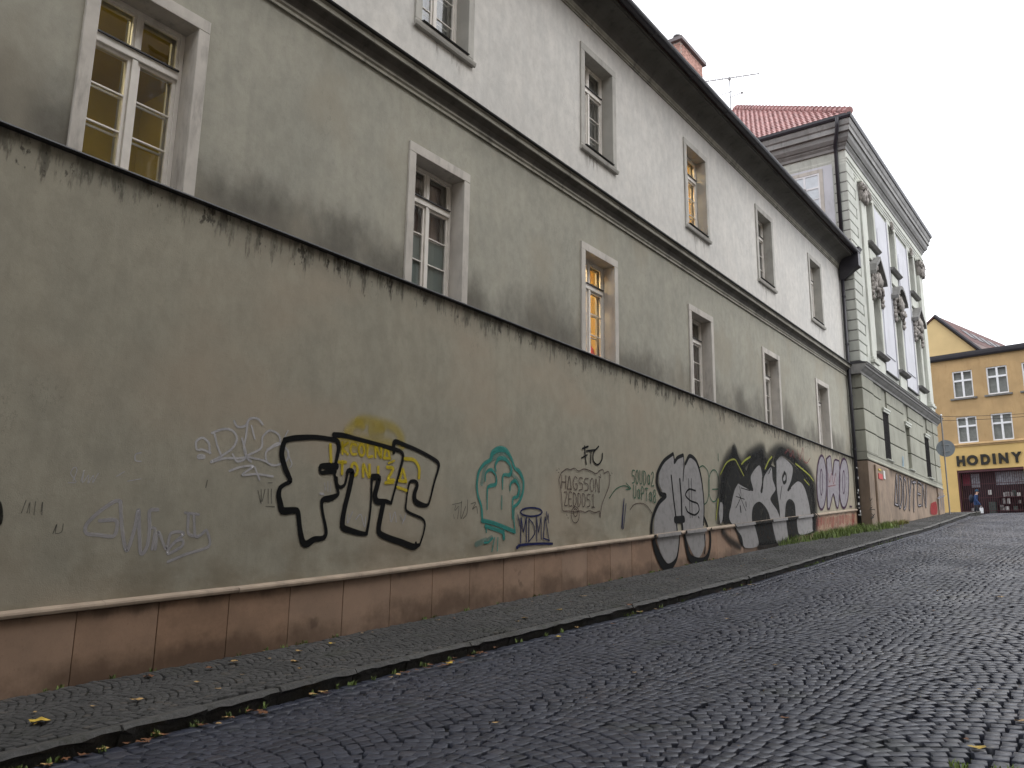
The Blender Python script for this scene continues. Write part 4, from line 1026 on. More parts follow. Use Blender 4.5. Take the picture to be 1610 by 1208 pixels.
for i, yc in enumerate(BW):
    w_ = MB().box(XB-.44, XB-(.13 if i == 1 else .03), yc-.417, yc+.417, 4.425, 6.298).build('grille_window', 'shop_dark' if i != 1 else 'bq_rust', BQ)
    if i != 1:
        g = MB()
        for k in range(6): yb = yc-.38+k*.152; g.tube([(XB+.012, yb, 4.43), (XB+.012, yb, 6.29)], .016, 5)
        for k in range(12): zb = 4.46+k*.158; g.tube([(XB-.006, yc-.41, zb), (XB-.006, yc+.41, zb)], .014, 5)
        g.build('iron_grille', 'iron', w_)
    else: w_['label'] = 'blind window niche filled with plaster'
    part('lintel', 'bq_light', w_, (XB-.40, XB+.07, yc-.50, yc+.50, 6.30, 6.40), (XB+.005, XB+.10, yc-.54, yc+.54, 6.40, 6.47))
    MB().prof([(XB-.40, 4.352), (XB+.10, 4.352), (XB+.12, 4.38), (XB+.10, 4.40), (XB-.40, 4.42)], yc-.5, yc+.5).build('sill', 'bq_light', w_)
# string course
MB().prof([(XB-.45, 7.28), (XB+.05, 7.28), (XB+.06, 7.36), (XB+.13, 7.42), (XB+.20, 7.50), (XB+.24, 7.52), (XB+.24, 7.58), (XB+.30, 7.62), (XB+.30, 7.66), (XB-.45, 7.66)], B0-.16, B1+.2).build('string_course', 'bq_cornice', BQ)
MB().prof([(XB-.45, 7.66), (XB+.32, 7.66), (XB+.32, 7.685), (XB+.0, 7.75), (XB-.45, 7.75)], B0-.18, B1+.22).build('string_course_flashing', 'flashing', BQ)
# upper wall with holes
holes('facade', 'bq_wall', B0+.01, B1, 7.75, 12.6, .60, MZ[0], MZ[1], XB-.45, XB-.06)
holes('facade', 'bq_wall', B0+.01, B1, 12.6, 15.75, .60, TZ[0], TZ[1], XB-.45, XB-.06)
part('frieze', 'bq_wall', BQ, (XB-.45, XB-.06, B0+.01, B1, 15.75, 16.35))
# quoins
z = 7.78; k = 0
while z < 15.5:
    h = .405
    MB().box(XB-.47, XB+.05, B0-.015, 33.95 if k % 2 else 34.15, z+.012, z+h-.012).build('quoin_block', 'bq_wall', BQ, bevel=.022)
    z += h; k += 1
part('quoin_backing', 'bq_sill', BQ, (XB-.46, XB+.0, B0-.005, 33.9, 7.76, 15.5))
part('quoin_strip', 'bq_wall', BQ, (XB-.059, XB+.015, 34.18, 34.62, 7.76, 15.7))
# giant pilasters with capitals
for y0_, y1_ in ((34.66, 35.30), (45.72, 46.5)):
    yc_ = (y0_+y1_)/2
    p_ = MB().box(XB-.059, XB+.09, y0_, y1_, 8.32, 14.9).build('pilaster', 'bq_light', BQ, bevel=.012)
    part('pilaster_base', 'bq_light', p_, (XB-.059, XB+.13, y0_-.04, y1_+.04, 8.20, 8.318), (XB-.059, XB+.18, y0_-.08, y1_+.08, 8.05, 8.198), (XB-.059, XB+.12, y0_-.03, y1_+.03, 7.76, 8.048), bevel=.02)
    c = MB()
    c.poly([(y0_, 14.9), (y1_, 14.9), (y1_+.08, 15.65), (y0_-.08, 15.65)], XB-.05, XB+.14)
    for sgn in (-1, 1):
        for t in np.linspace(0, 5.5, 14):
            r_ = .19*(1-t/7); yy = yc_+sgn*(.36)+r_*math.cos(t)*sgn*.9; zz = 15.45+r_*math.sin(t)
            c.blob((XB+.19, yy, zz), (.075, .06, .06), 6, 5, .1, int(t*10))
        c.blob((XB+.18, yc_+sgn*.22, 15.05), (.09, .13, .2), 8, 6, .2, 4+sgn)
    c.blob((XB+.2, yc_, 15.2), (.10, .14, .22), 8, 6, .2, 7); c.blob((XB+.21, yc_, 15.55), (.1, .13, .12), 8, 6, .2, 8)
    c.build('capital', 'bq_ornament', p_, smooth=True)
    part('abacus', 'bq_light', p_, (XB-.05, XB+.22, y0_-.14, y1_+.14, 15.66, 15.748), bevel=.02)
# panels between the windows
for a, b in ((BW[0]+.92, BW[1]-.92), (BW[1]+.92, BW[2]-.92)):
    part('wall_panel', 'bq_panel', BQ, (XB-.059, XB-.02, a, b, 8.30, 15.55))
    part('panel_strip', 'bq_panel', BQ, (XB-.059, XB+.02, a-.10, a-.02, 8.25, 15.6), (XB-.059, XB+.02, b+.02, b+.10, 8.25, 15.6))
    fr = MB(); fr.poly([(a+.2, 14.5), (a+.2, 9.0), (b-.2, 9.0), (b-.2, 14.5), (b-.35, 14.75), (a+.35, 14.75)], XB-.019, XB+.012)
    fr.build('raised_panel', 'bq_panel', BQ, bevel=.012)
    part('panel_ledge', 'flashing', BQ, (XB-.06, XB+.05, a-.02, b+.02, 8.20, 8.24))
def bq_window(yc, z0, z1, kind):
    f = MB(); x0, x1 = XB-.36, XB-.30; h = z1-z0
    f.box(x0, x1, yc-.60, yc-.53, z0, z1); f.box(x0, x1, yc+.53, yc+.60, z0, z1); f.box(x0, x1, yc-.53, yc+.53, z1-.07, z1); f.box(x0, x1, yc-.53, yc+.53, z0, z0+.07)
    f.box(x0, x1+.01, yc-.53, yc+.53, z0+h*.66, z0+h*.66+.09); f.box(x0, x1+.005, yc-.04, yc+.04, z0+.07, z1-.07)
    for zz in (.33, .5): f.box(x0+.01, x1-.01, yc-.53, yc+.53, z0+h*zz-.012, z0+h*zz+.012)
    w_ = f.build('window', 'paint_white', BQ)
    for s in (-1, 1):
        for a, b in ((z0+.07, z0+h*.66), (z0+h*.66+.09, z1-.07)):
            MB().quad((XB-.34, yc+s*.04, a), (XB-.34, yc+s*.53, a), (XB-.34, yc+s*.53, b), (XB-.34, yc+s*.04, b)).build('pane', 'glass', w_)
    part('blind', 'curtain_grey', w_, (XB-.445, XB-.43, yc-.6, yc+.6, z0, z1))
    s = MB()
    s.box(XB-.06, XB+.02, yc-.80, yc-.601, z0, z1+.18); s.box(XB-.06, XB+.02, yc+.601, yc+.80, z0, z1+.18); s.box(XB-.06, XB+.02, yc-.601, yc+.601, z1, z1+.18)
    s.build('surround', 'bq_light', w_, bevel=.015)
    for a_, b_ in ((.575, .60), (-.60, -.575)): part('reveal', 'bq_wall', w_, (XB-.30, XB-.06, yc+a_, yc+b_, z0, z1))
    MB().prof([(XB-.28, z0-.12), (XB+.10, z0-.12), (XB+.20, z0-.04), (XB+.20, z0-.01), (XB-.28, z0+.02)], yc-.85, yc+.85).build('sill', 'bq_sill', w_)
    if kind == 'main':
        part('apron', 'bq_light', w_, (XB-.059, XB+.03, yc-.62, yc+.62, 7.9, 8.5), bevel=.03)
    else:
        part('apron', 'bq_light', w_, (XB-.059, XB+.02, yc-.55, yc+.55, 12.75, 13.25), bevel=.03)
        MB().blob((XB+.05, yc, z1+.12), (.1, .18, .2), 8, 6, .2, 3).build('keystone', 'bq_ornament', w_)
    return w_
for i, yc in enumerate(BW):
    bq_window(yc, *TZ, 'top'); w_ = bq_window(yc, *MZ, 'main')
    p_ = MB()
    if i == 1: pts = [(yc-.95+1.9*t, 12.1+.62*math.sin(math.pi*t)**.8) for t in np.linspace(0, 1, 15)]
    elif i == 0: pts = [(yc-.95, 12.1), (yc-.75, 12.45), (yc-.3, 12.72), (yc, 12.95), (yc+.3, 12.72), (yc+.75, 12.3), (yc+.95, 12.05)]
    else: pts = [(yc-.95, 12.05), (yc, 12.78), (yc+.95, 12.05)]
    inn = [(a, b-.16) for a, b in pts][::-1]
    p_.poly(pts+inn, XB-.05, XB+.30); po = p_.build('pediment', 'bq_sill', w_)
    c = MB(); q = np.random.default_rng(40+i)
    for k in range(34):
        t = q.uniform(-1, 1); zz = q.uniform(11.35, 12.05+.55*(1-abs(t))); c.blob((XB+q.uniform(.02, .16), yc+t*.72, zz), (q.uniform(.06, .13), q.uniform(.07, .16), q.uniform(.08, .2)), 7, 5, .25, k+i*50)
    for s in (-1, 1):
        for k in range(6): c.blob((XB+.07, yc+s*(.78+.03*math.sin(k*2)), 11.95-k*.19), (.09, .09, .12), 7, 5, .25, k)
    c.blob((XB+.17, yc, 11.9), (.14, .24, .34), 10, 8, .12, 90+i)
    c.build('stucco_cartouche', 'bq_ornament', w_, smooth=True)
    part('tympanum', 'bq_ornament', w_, (XB-.058, XB+.03, yc-.82, yc+.82, 11.49, 12.02))
# architrave and main cornice (front and side)
def entab(pts, name, mat, pr):
    """profile (projection, z) wrapped round the street corner"""
    mb = MB(); n = len(pts); v = []
    for (d, z) in pts: v.append((-19.9, B0-d*pr, z))
    for (d, z) in pts: v.append((XB+d, B0-d*pr, z))
    for (d, z) in pts: v.append((XB+d, B1+d*pr*.8, z))
    for (d, z) in pts: v.append((-19.9, B1+d*pr*.8, z))
    f = [(k*n+i, k*n+(i+1) % n, (k+1)*n+(i+1) % n, (k+1)*n+i) for k in range(3) for i in range(n)]+[tuple(range(n)), tuple(range(3*n, 4*n))[::-1]]
    mb.add(v, f); return mb.build(name, mat, BQ)
entab([(-.3, 15.76), (.0, 15.76), (.02, 15.84), (.04, 15.85), (.04, 15.93), (.07, 15.95), (.07, 16.03), (.11, 16.06), (.11, 16.1), (-.3, 16.1)], 'architrave', 'bq_light', .3)
entab([(-.3, 16.1), (.05, 16.1), (.05, 16.42), (-.3, 16.42)], 'frieze_band', 'bq_light', .3)
entab([(-.3, 16.42), (.08, 16.42), (.10, 16.52), (.17, 16.60), (.17, 16.66), (-.3, 16.66)], 'cornice_bed', 'bq_cornice', 1.3)
entab([(-.3, 16.66), (.22, 16.66), (.30, 16.78), (.32, 16.9), (.32, 16.98), (-.3, 16.98)], 'cornice_corona', 'bq_cornice', 1.3)
entab([(-.3, 16.98), (.38, 16.98), (.38, 17.18), (.42, 17.22), (.45, 17.34), (.46, 17.42), (-.3, 17.42)], 'cornice_cyma', 'bq_cornice', 1.4)
g_ = entab([(.40, 17.425), (.50, 17.425), (.53, 17.50), (.53, 17.60), (.40, 17.60)], 'gutter', 'gutter_metal', 1.4)
# roof: hipped, tiled on the side seen over the long building
EX, EY, EZ, TP = -7.57, 32.2, 17.56, .82
rf = MB(); T = 7.4; EY1 = B1+.7
rf.add([(EX, EY, EZ), (EX, EY1, EZ), (EX-T, EY1-T, EZ+T*TP), (EX-T, EY+T, EZ+T*TP), (-20, EY, EZ), (-20, EY+T, EZ+T*TP), (-20, EY1, EZ), (-20, EY1-T, EZ+T*TP)],
       [(0, 1, 2, 3), (4, 0, 3, 5), (1, 6, 7, 2), (3, 2, 7, 5), (4, 5, 7, 6), (0, 4, 6, 1)])
bqr = rf.build('roof', 'tile_red', BQ)
rows = 26; v = []; f = []; S = 5
cols = 60; pw_ = .21
slopeL = T*math.sqrt(1+TP*TP); nrm = np.array([0, -TP, 1])/math.sqrt(1+TP*TP); tdir = np.array([0, 1, TP])/math.sqrt(1+TP*TP)
for r in range(rows):
    d0, d1 = slopeL*r/rows, slopeL*(r+1)/rows+.03
    xmax = EX-d0*.5/math.sqrt(1+TP*TP)*2*.5-.02
    t0 = d0/math.sqrt(1+TP*TP)
    xmax = EX-t0-.05
    for c in range(cols):
        xa = EX-(c+1)*pw_-(.1 if r % 2 else 0); xb = xa+pw_*.93
        if xb > xmax: continue
        o = len(v)
        for (d, lift) in ((d0, .055), (d1, .018)):
            for s in range(S):
                u = s/(S-1); xx = xa+(xb-xa)*u; hh = lift+.035*math.sin(math.pi*u)
                p = np.array([xx, EY, EZ])+tdir*d+nrm*hh; v.append(tuple(p))
        for s in range(S): 
            xx = xa+(xb-xa)*s/(S-1); v.append(tuple(np.array([xx, EY, EZ])+tdir*d0+nrm*.01))
        for s in range(S-1): f += [(o+s, o+s+1, o+S+s+1, o+S+s), (o+2*S+s, o+2*S+s+1, o+s+1, o+s)]
mb = MB(); mb.v = v; mb.f = f; to = mb.build('roof_tiles', 'tile_red', bqr); to['kind'] = 'stuff'
hn = 30
for k in range(hn):
    t0, t1 = T*k/hn, T*(k+1)/hn+.03
    a = np.array([EX-t0, EY+t0, EZ+t0*TP+.10]); b = np.array([EX-t1, EY+t1, EZ+t1*TP+.045])
    MB().tube([a, b], [.17, .12], 8).build('hip_tile', 'tile_red', bqr)
# side window above the neighbour's roof and side render
part('side_frieze', 'bq_wall', BQ, (-19.8, XB-.5, B0-.03, B0-.002, 15.98, 16.40))
part('side_render', 'bq_panel', BQ, (-19.8, -10.36, B0-.02, B0-.001, 11, 15.97), (-8.93, XB-.5, B0-.02, B0-.001, 11, 15.97), (-10.36, -8.93, B0-.02, B0-.001, 15.85, 15.97), (-10.36, -8.93, B0-.02, B0-.001, 11, 13.3))
sw_ = MB()
for a, b, c, d in ((-10.26, -10.20, 13.5, 15.7), (-9.12, -9.06, 13.5, 15.7), (-10.20, -9.12, 15.63, 15.7), (-10.20, -9.12, 15.05, 15.13), (-9.70, -9.62, 13.5, 15.63), (-10.20, -9.12, 14.6, 14.63), (-10.20, -9.12, 14.1, 14.13)): sw_.box(a, b, B0-.045, B0-.02, c, d)
sw_ = sw_.build('window', 'paint_white_clean', BQ)
MB().quad((-10.26, B0-.025, 13.5), (-9.06, B0-.025, 13.5), (-9.06, B0-.025, 15.7), (-10.26, B0-.025, 15.7)).build('pane', 'glass', sw_)
part('pane_backing', 'curtain_white', sw_, (-10.26, -9.06, B0-.018, B0-.012, 13.5, 15.7))  # white sheet added behind the glass, stands in for reflected sky
part('surround', 'surround', sw_, (-10.40, -10.26, B0-.06, B0-.021, 13.4, 15.84), (-9.06, -8.92, B0-.06, B0-.021, 13.4, 15.84), (-10.26, -9.06, B0-.06, B0-.021, 15.7, 15.84))
# its downpipe
ptb = [(-8.02, 32.08, 17.45), (-8.05, 32.15, 17.15), (-8.30, 32.62, 16.55), (-8.34, 32.80, 16.3), (-8.34, 32.80, 11.9)]
MB().tube(ptb, .075, 10).build('downpipe', 'gutter_metal', BQ, smooth=True)
# graffiti and signs on the plinth
def bq_pt(x, y): p = on_x(x, y, XB-.02); return p[1], p[2]
FE = (1330, 720, 10.06)
def bqx(y, z): return (0, XB-.022)
lt = text('ADDYT', 772, 262, 1120, 392, 470, 44, .8)+text('EN', 1130, 400, 1290, 455, 330, 38, .8)
graffiti('graffiti_outline', 'dark outlines of the sprayed letters on the brown plinth', FE, lt, 'blackfog', parent=BQ, wp=bq_pt, bx=bqx)
graffiti('graffiti_letters', 'pale grey sprayed letters on the brown plinth', FE, [(p_, w_*.42) for p_, w_ in lt], 'silver_pale', parent=BQ, wp=bq_pt, bx=bqx)
graffiti('graffiti_fill', 'red sprayed block at the end of the plinth', FE, fills=[[(1340, 720), (1425, 700), (1440, 880), (1340, 885)]], mat='red', parent=BQ, wp=bq_pt, bx=bqx)
def bq_pt2(x, y): p = on_x(x, y, XB+.05); return p[1], p[2]
graffiti('graffiti_letters', 'blue-grey letters on the far corner plinth', FE, [([(1470, 560), (1475, 820)], 30), ([(1500, 520), (1510, 800)], 26), ([(1540, 560), (1545, 820)], 24), ([(1450, 640), (1560, 600)], 22)], 'bluegrey', parent=BQ, wp=bq_pt2, bx=lambda y, z: (0, XB+.045))
def bq_pt3(x, y): p = on_x(x, y, XB+.13); return p[1], p[2]
graffiti('graffiti_tag', 'black scrawled tag low on the brown corner plinth', FE, [([(370, 640), (385, 680), (410, 640)], 14), ([(395, 740), (410, 780), (380, 800)], 14), ([(370, 815), (455, 822)], 10), ([(395, 880), (440, 930), (390, 960), (450, 890)], 14), ([(390, 760), (405, 690)], 12)], 'blackfog', parent=BQ, wp=bq_pt3, bx=lambda y, z: (0, XB+.125))
graffiti('graffiti_mark', 'faint sky-blue sprayed patch under the blind window', (1330, 640, 10.06), [([(900, 830), (900, 940)], 90)], 'skyblue', parent=BQ, wp=lambda x, y: tuple(on_x(x, y, XB+.01)[1:]), bx=lambda y, z: (0, XB+.008))
def plate(px0, py0, px1, py1, Xp, mat, name, label):
    a, b = on_x(px0, py0, Xp), on_x(px1, py1, Xp)
    o = part(name, mat, None, (Xp-.012, Xp+.012, min(a[1], b[1]), max(a[1], b[1]), min(a[2], b[2]), max(a[2], b[2])), bevel=.004); return o
o = plate(1381, 744, 1388, 755, XB+.135, 'sticker_red', 'poster', ''); props(o, 'small torn red poster on the brown corner plinth', 'poster')
o = plate(1388.5, 740, 1392, 754, XB+.135, 'sticker_white', 'poster', ''); props(o, 'small white notice beside the red poster on the plinth', 'notice')
o = plate(1381, 736.5, 1385, 741, XB+.135, 'sticker_yellow', 'sticker', ''); props(o, 'tiny yellow sticker above the red poster', 'sticker')

# ================================================================== YELLOW SHOP AND HOUSE BEHIND
P0 = np.array([-9.7, 63.0, 0.0]); U = np.array([.9904, -.138, 0]); NN = np.array([-.138, -.9904, 0])
def fx(d, u, z): return P0+U*u+NN*d+np.array([0, 0, z])        # local x = out of the facade
SH = thing('watch_shop', 'ochre yellow shop house with large dark letters over a barred shopfront', 'building', tuple(fx(-5, 4, 3.5)))
def fpart(name, mat, parent, *b, **k): return part(name, mat, parent, *b, xf=fx, **k)
SU = [.80+2.09*k for k in range(5)]
mb = MB(fx); UL, UR = -2.6, 10.5
for (za, zb, h0, h1) in ((8.45, 10.9, 8.32, 10.2), (10.9, 14.15, 11.5, 13.32)):
    e = [UL]+[c for yc in SU for c in (yc-.62, yc+.62)]+[UR]
    for i in range(0, len(e), 2): mb.box(-.4, 0, e[i], e[i+1], za, zb)
    for yc in SU:
        mb.box(-.4, 0, yc-.62, yc+.62, h1, zb)
        if h0 > za: mb.box(-.4, 0, yc-.62, yc+.62, za, h0)
mb.build('upper_wall', 'shop_yellow', SH)
fpart('lower_wall', 'shop_yellow_low', SH, (-.8, .03, UL, -.08, 3.2, 8.2), (-.8, .03, 3.86, 4.7, 3.2, 8.2), (-.8, .03, 8.6, UR, 3.2, 8.2), (-.8, .03, -.08, 3.86, 6.66, 8.2), (-.8, .03, 4.7, 8.6, 6.66, 8.2))
mb = MB(fx); pr_ = [(-.3, 8.2), (.10, 8.2), (.10, 8.26), (.16, 8.30), (.16, 8.34), (0.0, 8.45), (-.3, 8.45)]
mb.prof(pr_, UL, UR); mb.build('sill_course', 'shop_yellow', SH)
part('side_wall', 'shop_yellow', SH, (-9, -.42, UL, UL+.3, 3.2, 14.1), (-9, -8.7, UL, UR, 3.2, 14.1), (-9, -.42, UR-.3, UR, 3.2, 14.1), xf=fx)
mb = MB(fx); mb.prof([(-.3, 14.15), (.22, 14.15), (.28, 14.25), (.30, 14.4), (.30, 14.52), (-.3, 14.52)], UL, UR); mb.build('gutter', 'gutter_metal', SH)
mb = MB(fx); mb.add([(.3, UL, 14.53), (.3, UR, 14.53), (-4.5, UR, 15.3), (-4.5, UL, 15.3), (-9, UL, 14.5), (-9, UR, 14.5)], [(0, 1, 2, 3), (3, 2, 5, 4)]); mb.build('roof', 'roof_dark', SH)
for r, (za, zb) in enumerate(((8.32, 10.2), (11.5, 13.32))):
    if r == 0: za = 8.46
    for yc in SU:
        f = MB(fx); h = zb-za; x0, x1 = -.14, -.06; zt = za+h*.64
        f.box(x0, x1, yc-.62, yc-.54, za, zb); f.box(x0, x1, yc+.54, yc+.62, za, zb); f.box(x0, x1, yc-.54, yc+.54, zb-.08, zb); f.box(x0, x1, yc-.54, yc+.54, za, za+.08)
        f.box(x0, x1+.01, yc-.54, yc+.54, zt-.06, zt+.06); f.box(x0, x1+.005, yc-.06, yc+.06, za+.08, zb-.08)
        w_ = f.build('window', 'paint_white_clean', SH)
        for s in (-1, 1):
            for a, b in ((za+.08, zt-.06), (zt+.06, zb-.08)):
                MB(fx).quad((-.10, yc+s*.06, a), (-.10, yc+s*.54, a), (-.10, yc+s*.54, b), (-.10, yc+s*.06, b)).build('pane', 'glass', w_)
        fpart('pane_backing', 'curtain_grey', w_, (-.3, -.27, yc-.60, yc+.60, za, zb))
        if r == 1: fpart('sill', 'bq_sill', w_, (0.002, .14, yc-.82, yc+.82, za-.14, za-.03))
# sign letters
def letter(ch_, u0, z0, h, wdt):
    cu = bpy.data.curves.new('letter', 'FONT'); cu.body = ch_; cu.size = 1; cu.extrude = .06; cu.offset = .05
    ob = bpy.data.objects.new('tmp', cu); COL.objects.link(ob)
    dg = bpy.context.evaluated_depsgraph_get(); me = bpy.data.meshes.new_from_object(ob.evaluated_get(dg))
    bpy.data.objects.remove(ob)
    co = np.array([v.co[:] for v in me.vertices]); mn, mx_ = co.min(0), co.max(0)
    out = [fx(.04+(c[2]-mn[2])*.8, u0+(c[0]-mn[0])/(mx_[0]-mn[0])*wdt, z0+(c[1]-mn[1])/(mx_[1]-mn[1])*h) for c in co]
    c0 = np.mean(out, 0)
    for v, p in zip(me.vertices, out): v.co = Vector(p-c0)
    me.materials.clear(); me.materials.append(MT['sign_black'])
    o = bpy.data.objects.new('sign_letter', me); place(o, SH, c0); return o
for ch_, u0, wd in (('H', 0.0, .50), ('O', .62, .66), ('D', 1.46, .54), ('I', 2.16, .17), ('N', 2.52, .54), ('Y', 3.24, .60)): letter(ch_, u0, 6.93, .68, wd)
# shopfronts: display window with goods behind vertical bars
def shopfront(u0, u1):
    bk = fpart('shopfront', 'shop_dark', SH, (-.80, -.72, u0, u1, 3.2, 6.66))
    fpart('shop_lintel', 'shutter_maroon', bk, (-.30, -.02, u0, u1, 6.50, 6.655)); fpart('jamb', 'shutter_maroon', bk, (-.30, -.02, u0+.002, u0+.10, 3.2, 6.5))
    n = int((u1-u0-.2)/.125)
    for k in range(n):
        u_ = u0+.15+k*(u1-u0-.25)/n; fpart('grille_bar', 'shutter_maroon', bk, (-.10, -.07, u_, u_+.022, 3.4, 6.5))
    for z in (3.95, 4.8, 5.7): fpart('grille_rail', 'shutter_maroon', bk, (-.135, -.101, u0+.1, u1-.02, z, z+.035))
    fpart('poster', 'poster_red', bk, (-.71, -.70, u0+.12, u0+.55, 5.7, 6.45)); fpart('poster', 'poster_pale', bk, (-.71, -.70, u0+.60, u0+1.15, 5.55, 6.45)); fpart('poster', 'poster_pale', bk, (-.71, -.70, u0+2.1, u1-.15, 5.65, 6.48))
    fpart('notice', 'sticker_white', bk, (-.16, -.145, u0+1.72, u0+1.92, 5.0, 5.3))
    fpart('goods_case', 'goods_green', bk, (-.6, -.3, u0+1.6, u0+2.05, 3.3, 4.55), bevel=.05)
    q = random.Random(int(u0*7)+1)
    for k in range(26):
        u_ = u0+(q.uniform(.35, .75) if k < 6 else q.uniform(2.2, u1-u0-.3)); z = q.choice([3.35, 3.95, 4.4, 4.85]) if k >= 6 else q.choice([3.35, 3.9])
        s_ = q.uniform(.10, .24); fpart('goods_box', q.choice(['goods_pale', 'goods_pale', 'sticker_white', 'goods_green']), bk, (-.55, -.4, u_, u_+s_, z, z+q.uniform(.18, .42)), bevel=.01)
    for z in (3.9, 4.36, 4.82): fpart('shelf', 'shop_dark', bk, (-.7, -.3, u0+2.15, u1-.1, z, z+.03))
shopfront(-.08, 3.86); shopfront(4.7, 8.6)

# taller gabled house behind
GH = thing('gabled_house', 'pale yellow gabled house with a steep dark roof behind the shop', 'building', (-13, 70, 3.5))
A0 = on_x(1468, 497, -10.75); 
y_a = 66.6; ra = ray(1469, 498); Aw = ra*(y_a/ra[1]); rb = ray(1540, 551); Bw = rb*(y_a/rb[1]); rc = ray(1578, 544)
rd_ = np.array([.20, .98, 0]); 
tt = (Aw[2])/rc[2]; Cw = rc*tt                       # the far end of the ridge, level with its near end
rd_ = (Cw-Aw); rd_[2] = 0
dn = Bw-Aw
E1 = Aw+dn*1.9; E2 = E1+rd_
hw_ = MB(); wl_ = 3.4
hw_.add([tuple(Aw+np.array([-.05, .12, -.12])), tuple(E1+np.array([-.15, .12, 0])), (E1[0]-.15, E1[1]+.12, 3.3), (Aw[0]-wl_, Aw[1]+.12, 3.3), (Aw[0]-wl_, Aw[1]+.12, Aw[2]-3.0)], [(0, 1, 2, 3, 4)])
o = hw_; n = 5
o.add([tuple(np.array(p)+np.array([rd_[0], rd_[1], 0])*.98) for p in o.v[:5]], [(0, 1, 2, 3, 4)]); o.f += [(i, (i+1) % 5, 5+(i+1) % 5, 5+i) for i in range(5)]
hw_.build('wall', 'house_yellow', GH)
def slab(name, mat, a, b, c, d, t, parent):
    nn_ = np.cross(np.array(b)-a, np.array(d)-a); nn_ = nn_/np.linalg.norm(nn_)
    if nn_[2] < 0: nn_ = -nn_
    v = [np.array(p) for p in (a, b, c, d)]; v += [p+nn_*t for p in v]
    return MB().add([tuple(p) for p in v], [(0, 1, 2, 3), (7, 6, 5, 4), (0, 4, 5, 1), (1, 5, 6, 2), (2, 6, 7, 3), (3, 7, 4, 0)]).build(name, mat, parent)
fr_ = -NN*(-.35)
rs = slab('roof', 'roof_dark', Aw, E1, E2, Cw, .10, GH)
dl = np.array([-3.6, 0, -3.1]); slab('roof_slope', 'roof_dark', Aw, Aw+dl, Cw+dl, Cw, .10, GH)
MB().tube([tuple(Aw+np.array([.02, -.1, .05])), tuple(E1+np.array([.02, -.1, .05]))], .13, 6).build('verge', 'gutter_metal', GH)
e = (Cw-Aw)
for k in range(5):
    a = Aw+e*(.16+.12*k)+dn*(.28); slab('roof_light', 'gutter_metal', a, a+dn*.24, a+dn*.24+e*.08, a+e*.08, .16, GH)
for k in range(9):
    a = Aw+dn*(.1+.16*k)
    slab('tile_course', 'roof_dark' if k < 4 else 'roof_brown', a, a+dn*.15, a+dn*.15+e*.99, a+e*.99, .13+.006*(k % 2), rs)

# ================================================================== STREET THINGS
# round traffic sign seen from behind
pb = hit_ground(1488.5, 806); py_s = 45.3; pxs = -7.45
rs_ = ray(1486, 705); P = rs_*(py_s/rs_[1]); pxs = float(P[0])-.05; zc = float(P[2])
SG = thing('traffic_sign', 'round grey traffic sign seen from behind on a thin pole', 'sign', (pxs, py_s, float(bz(py_s))))
MB().tube([(pxs, py_s-.03, float(bz(py_s))), (pxs, py_s-.03, zc+1.6)], .032, 8).build('pole', 'galv', SG)
dv = np.array([.25, -1, 0]); dv /= np.linalg.norm(dv); c = np.array([pxs+.06, py_s+.06, zc]); ux = np.array([-dv[1], dv[0], 0]); mb = MB(); v = []; N = 28; r = .41
for d in (0, .02): v += [tuple(c-dv*d+ux*r*math.cos(2*math.pi*k/N)+np.array([0, 0, r*math.sin(2*math.pi*k/N)])) for k in range(N)]
mb.add(v, [tuple(range(N)), tuple(range(N, 2*N))[::-1]]+[(k, (k+1) % N, N+(k+1) % N, N+k) for k in range(N)]); mb.build('disc', 'sign_back', SG)
mb = MB()
for zz in (-.16, .16):
    a = c+dv*.012+np.array([0, 0, zz]); mb.tube([tuple(a-ux*.18), tuple(a+ux*.18)], .018, 5)
mb.build('bracket', 'galv', SG)
MB().tube([(pxs, py_s-.03, zc+1.6), (pxs, py_s-.03, zc+1.66)], [.06, .045], 8).build('pole_cap', 'paint_white_clean', SG)
# overhead wires
for k, (a, b) in enumerate((((1482, 655), (1610, 644)), ((1482, 661.5), (1610, 648.5)))):
    ya = 57.0; p = ray(*a)*(ya/ray(*a)[1]); q_ = ray(*b)*(ya/ray(*b)[1]); d = q_-p
    pts = [p+d*t+np.array([0, 0, -.35*(1-((t-1.2)/1.4)**2)+.35*(1-(1.2/1.4)**2)]) for t in np.linspace(-.6, 3.2, 16)]
    o = MB().tube([tuple(x) for x in pts], .014, 5).build('overhead_wire', 'wire'); props(o, ('upper' if k == 0 else 'lower')+' thin overhead wire crossing in front of the yellow shop', 'wire')
# antenna on the baroque roof
AX, AY = -13.2, 38.2; ra = ray(1147, 124); s_ = AY/ra[1]; top = ra*s_; AX = float(top[0]); ztop = float(top[2])
AN = thing('roof_antenna', 'thin television aerial mast on the roof ridge', 'antenna', (AX, AY, ztop-4.4))
MB().tube([(AX, AY, ztop-4.4), (AX, AY, ztop)], .03, 6).build('mast', 'galv', AN)
MB().tube([(AX-1.5, AY-.5, ztop+.05), (AX+1.4, AY+.5, ztop+.05)], .03, 5).build('boom', 'galv', AN)
for t in np.linspace(-1, 1, 9): MB().tube([(AX+1.35*t, AY+.45*t-.02, ztop-.10), (AX+1.35*t, AY+.45*t+.02, ztop+.2)], .016, 4).build('rod', 'galv', AN)
MB().tube([(AX-.5, AY, ztop-.75), (AX+.12, AY, ztop-.75)], .02, 5).build('boom', 'galv', AN)
MB().tube([(AX, AY, ztop-1.05), (AX+.6, AY, ztop-1.0)], .02, 5).build('boom', 'galv', AN)
MB().blob((AX+.62, AY, ztop-1.0), (.07, .07, .07), 6, 5, 0).build('amplifier', 'galv', AN)
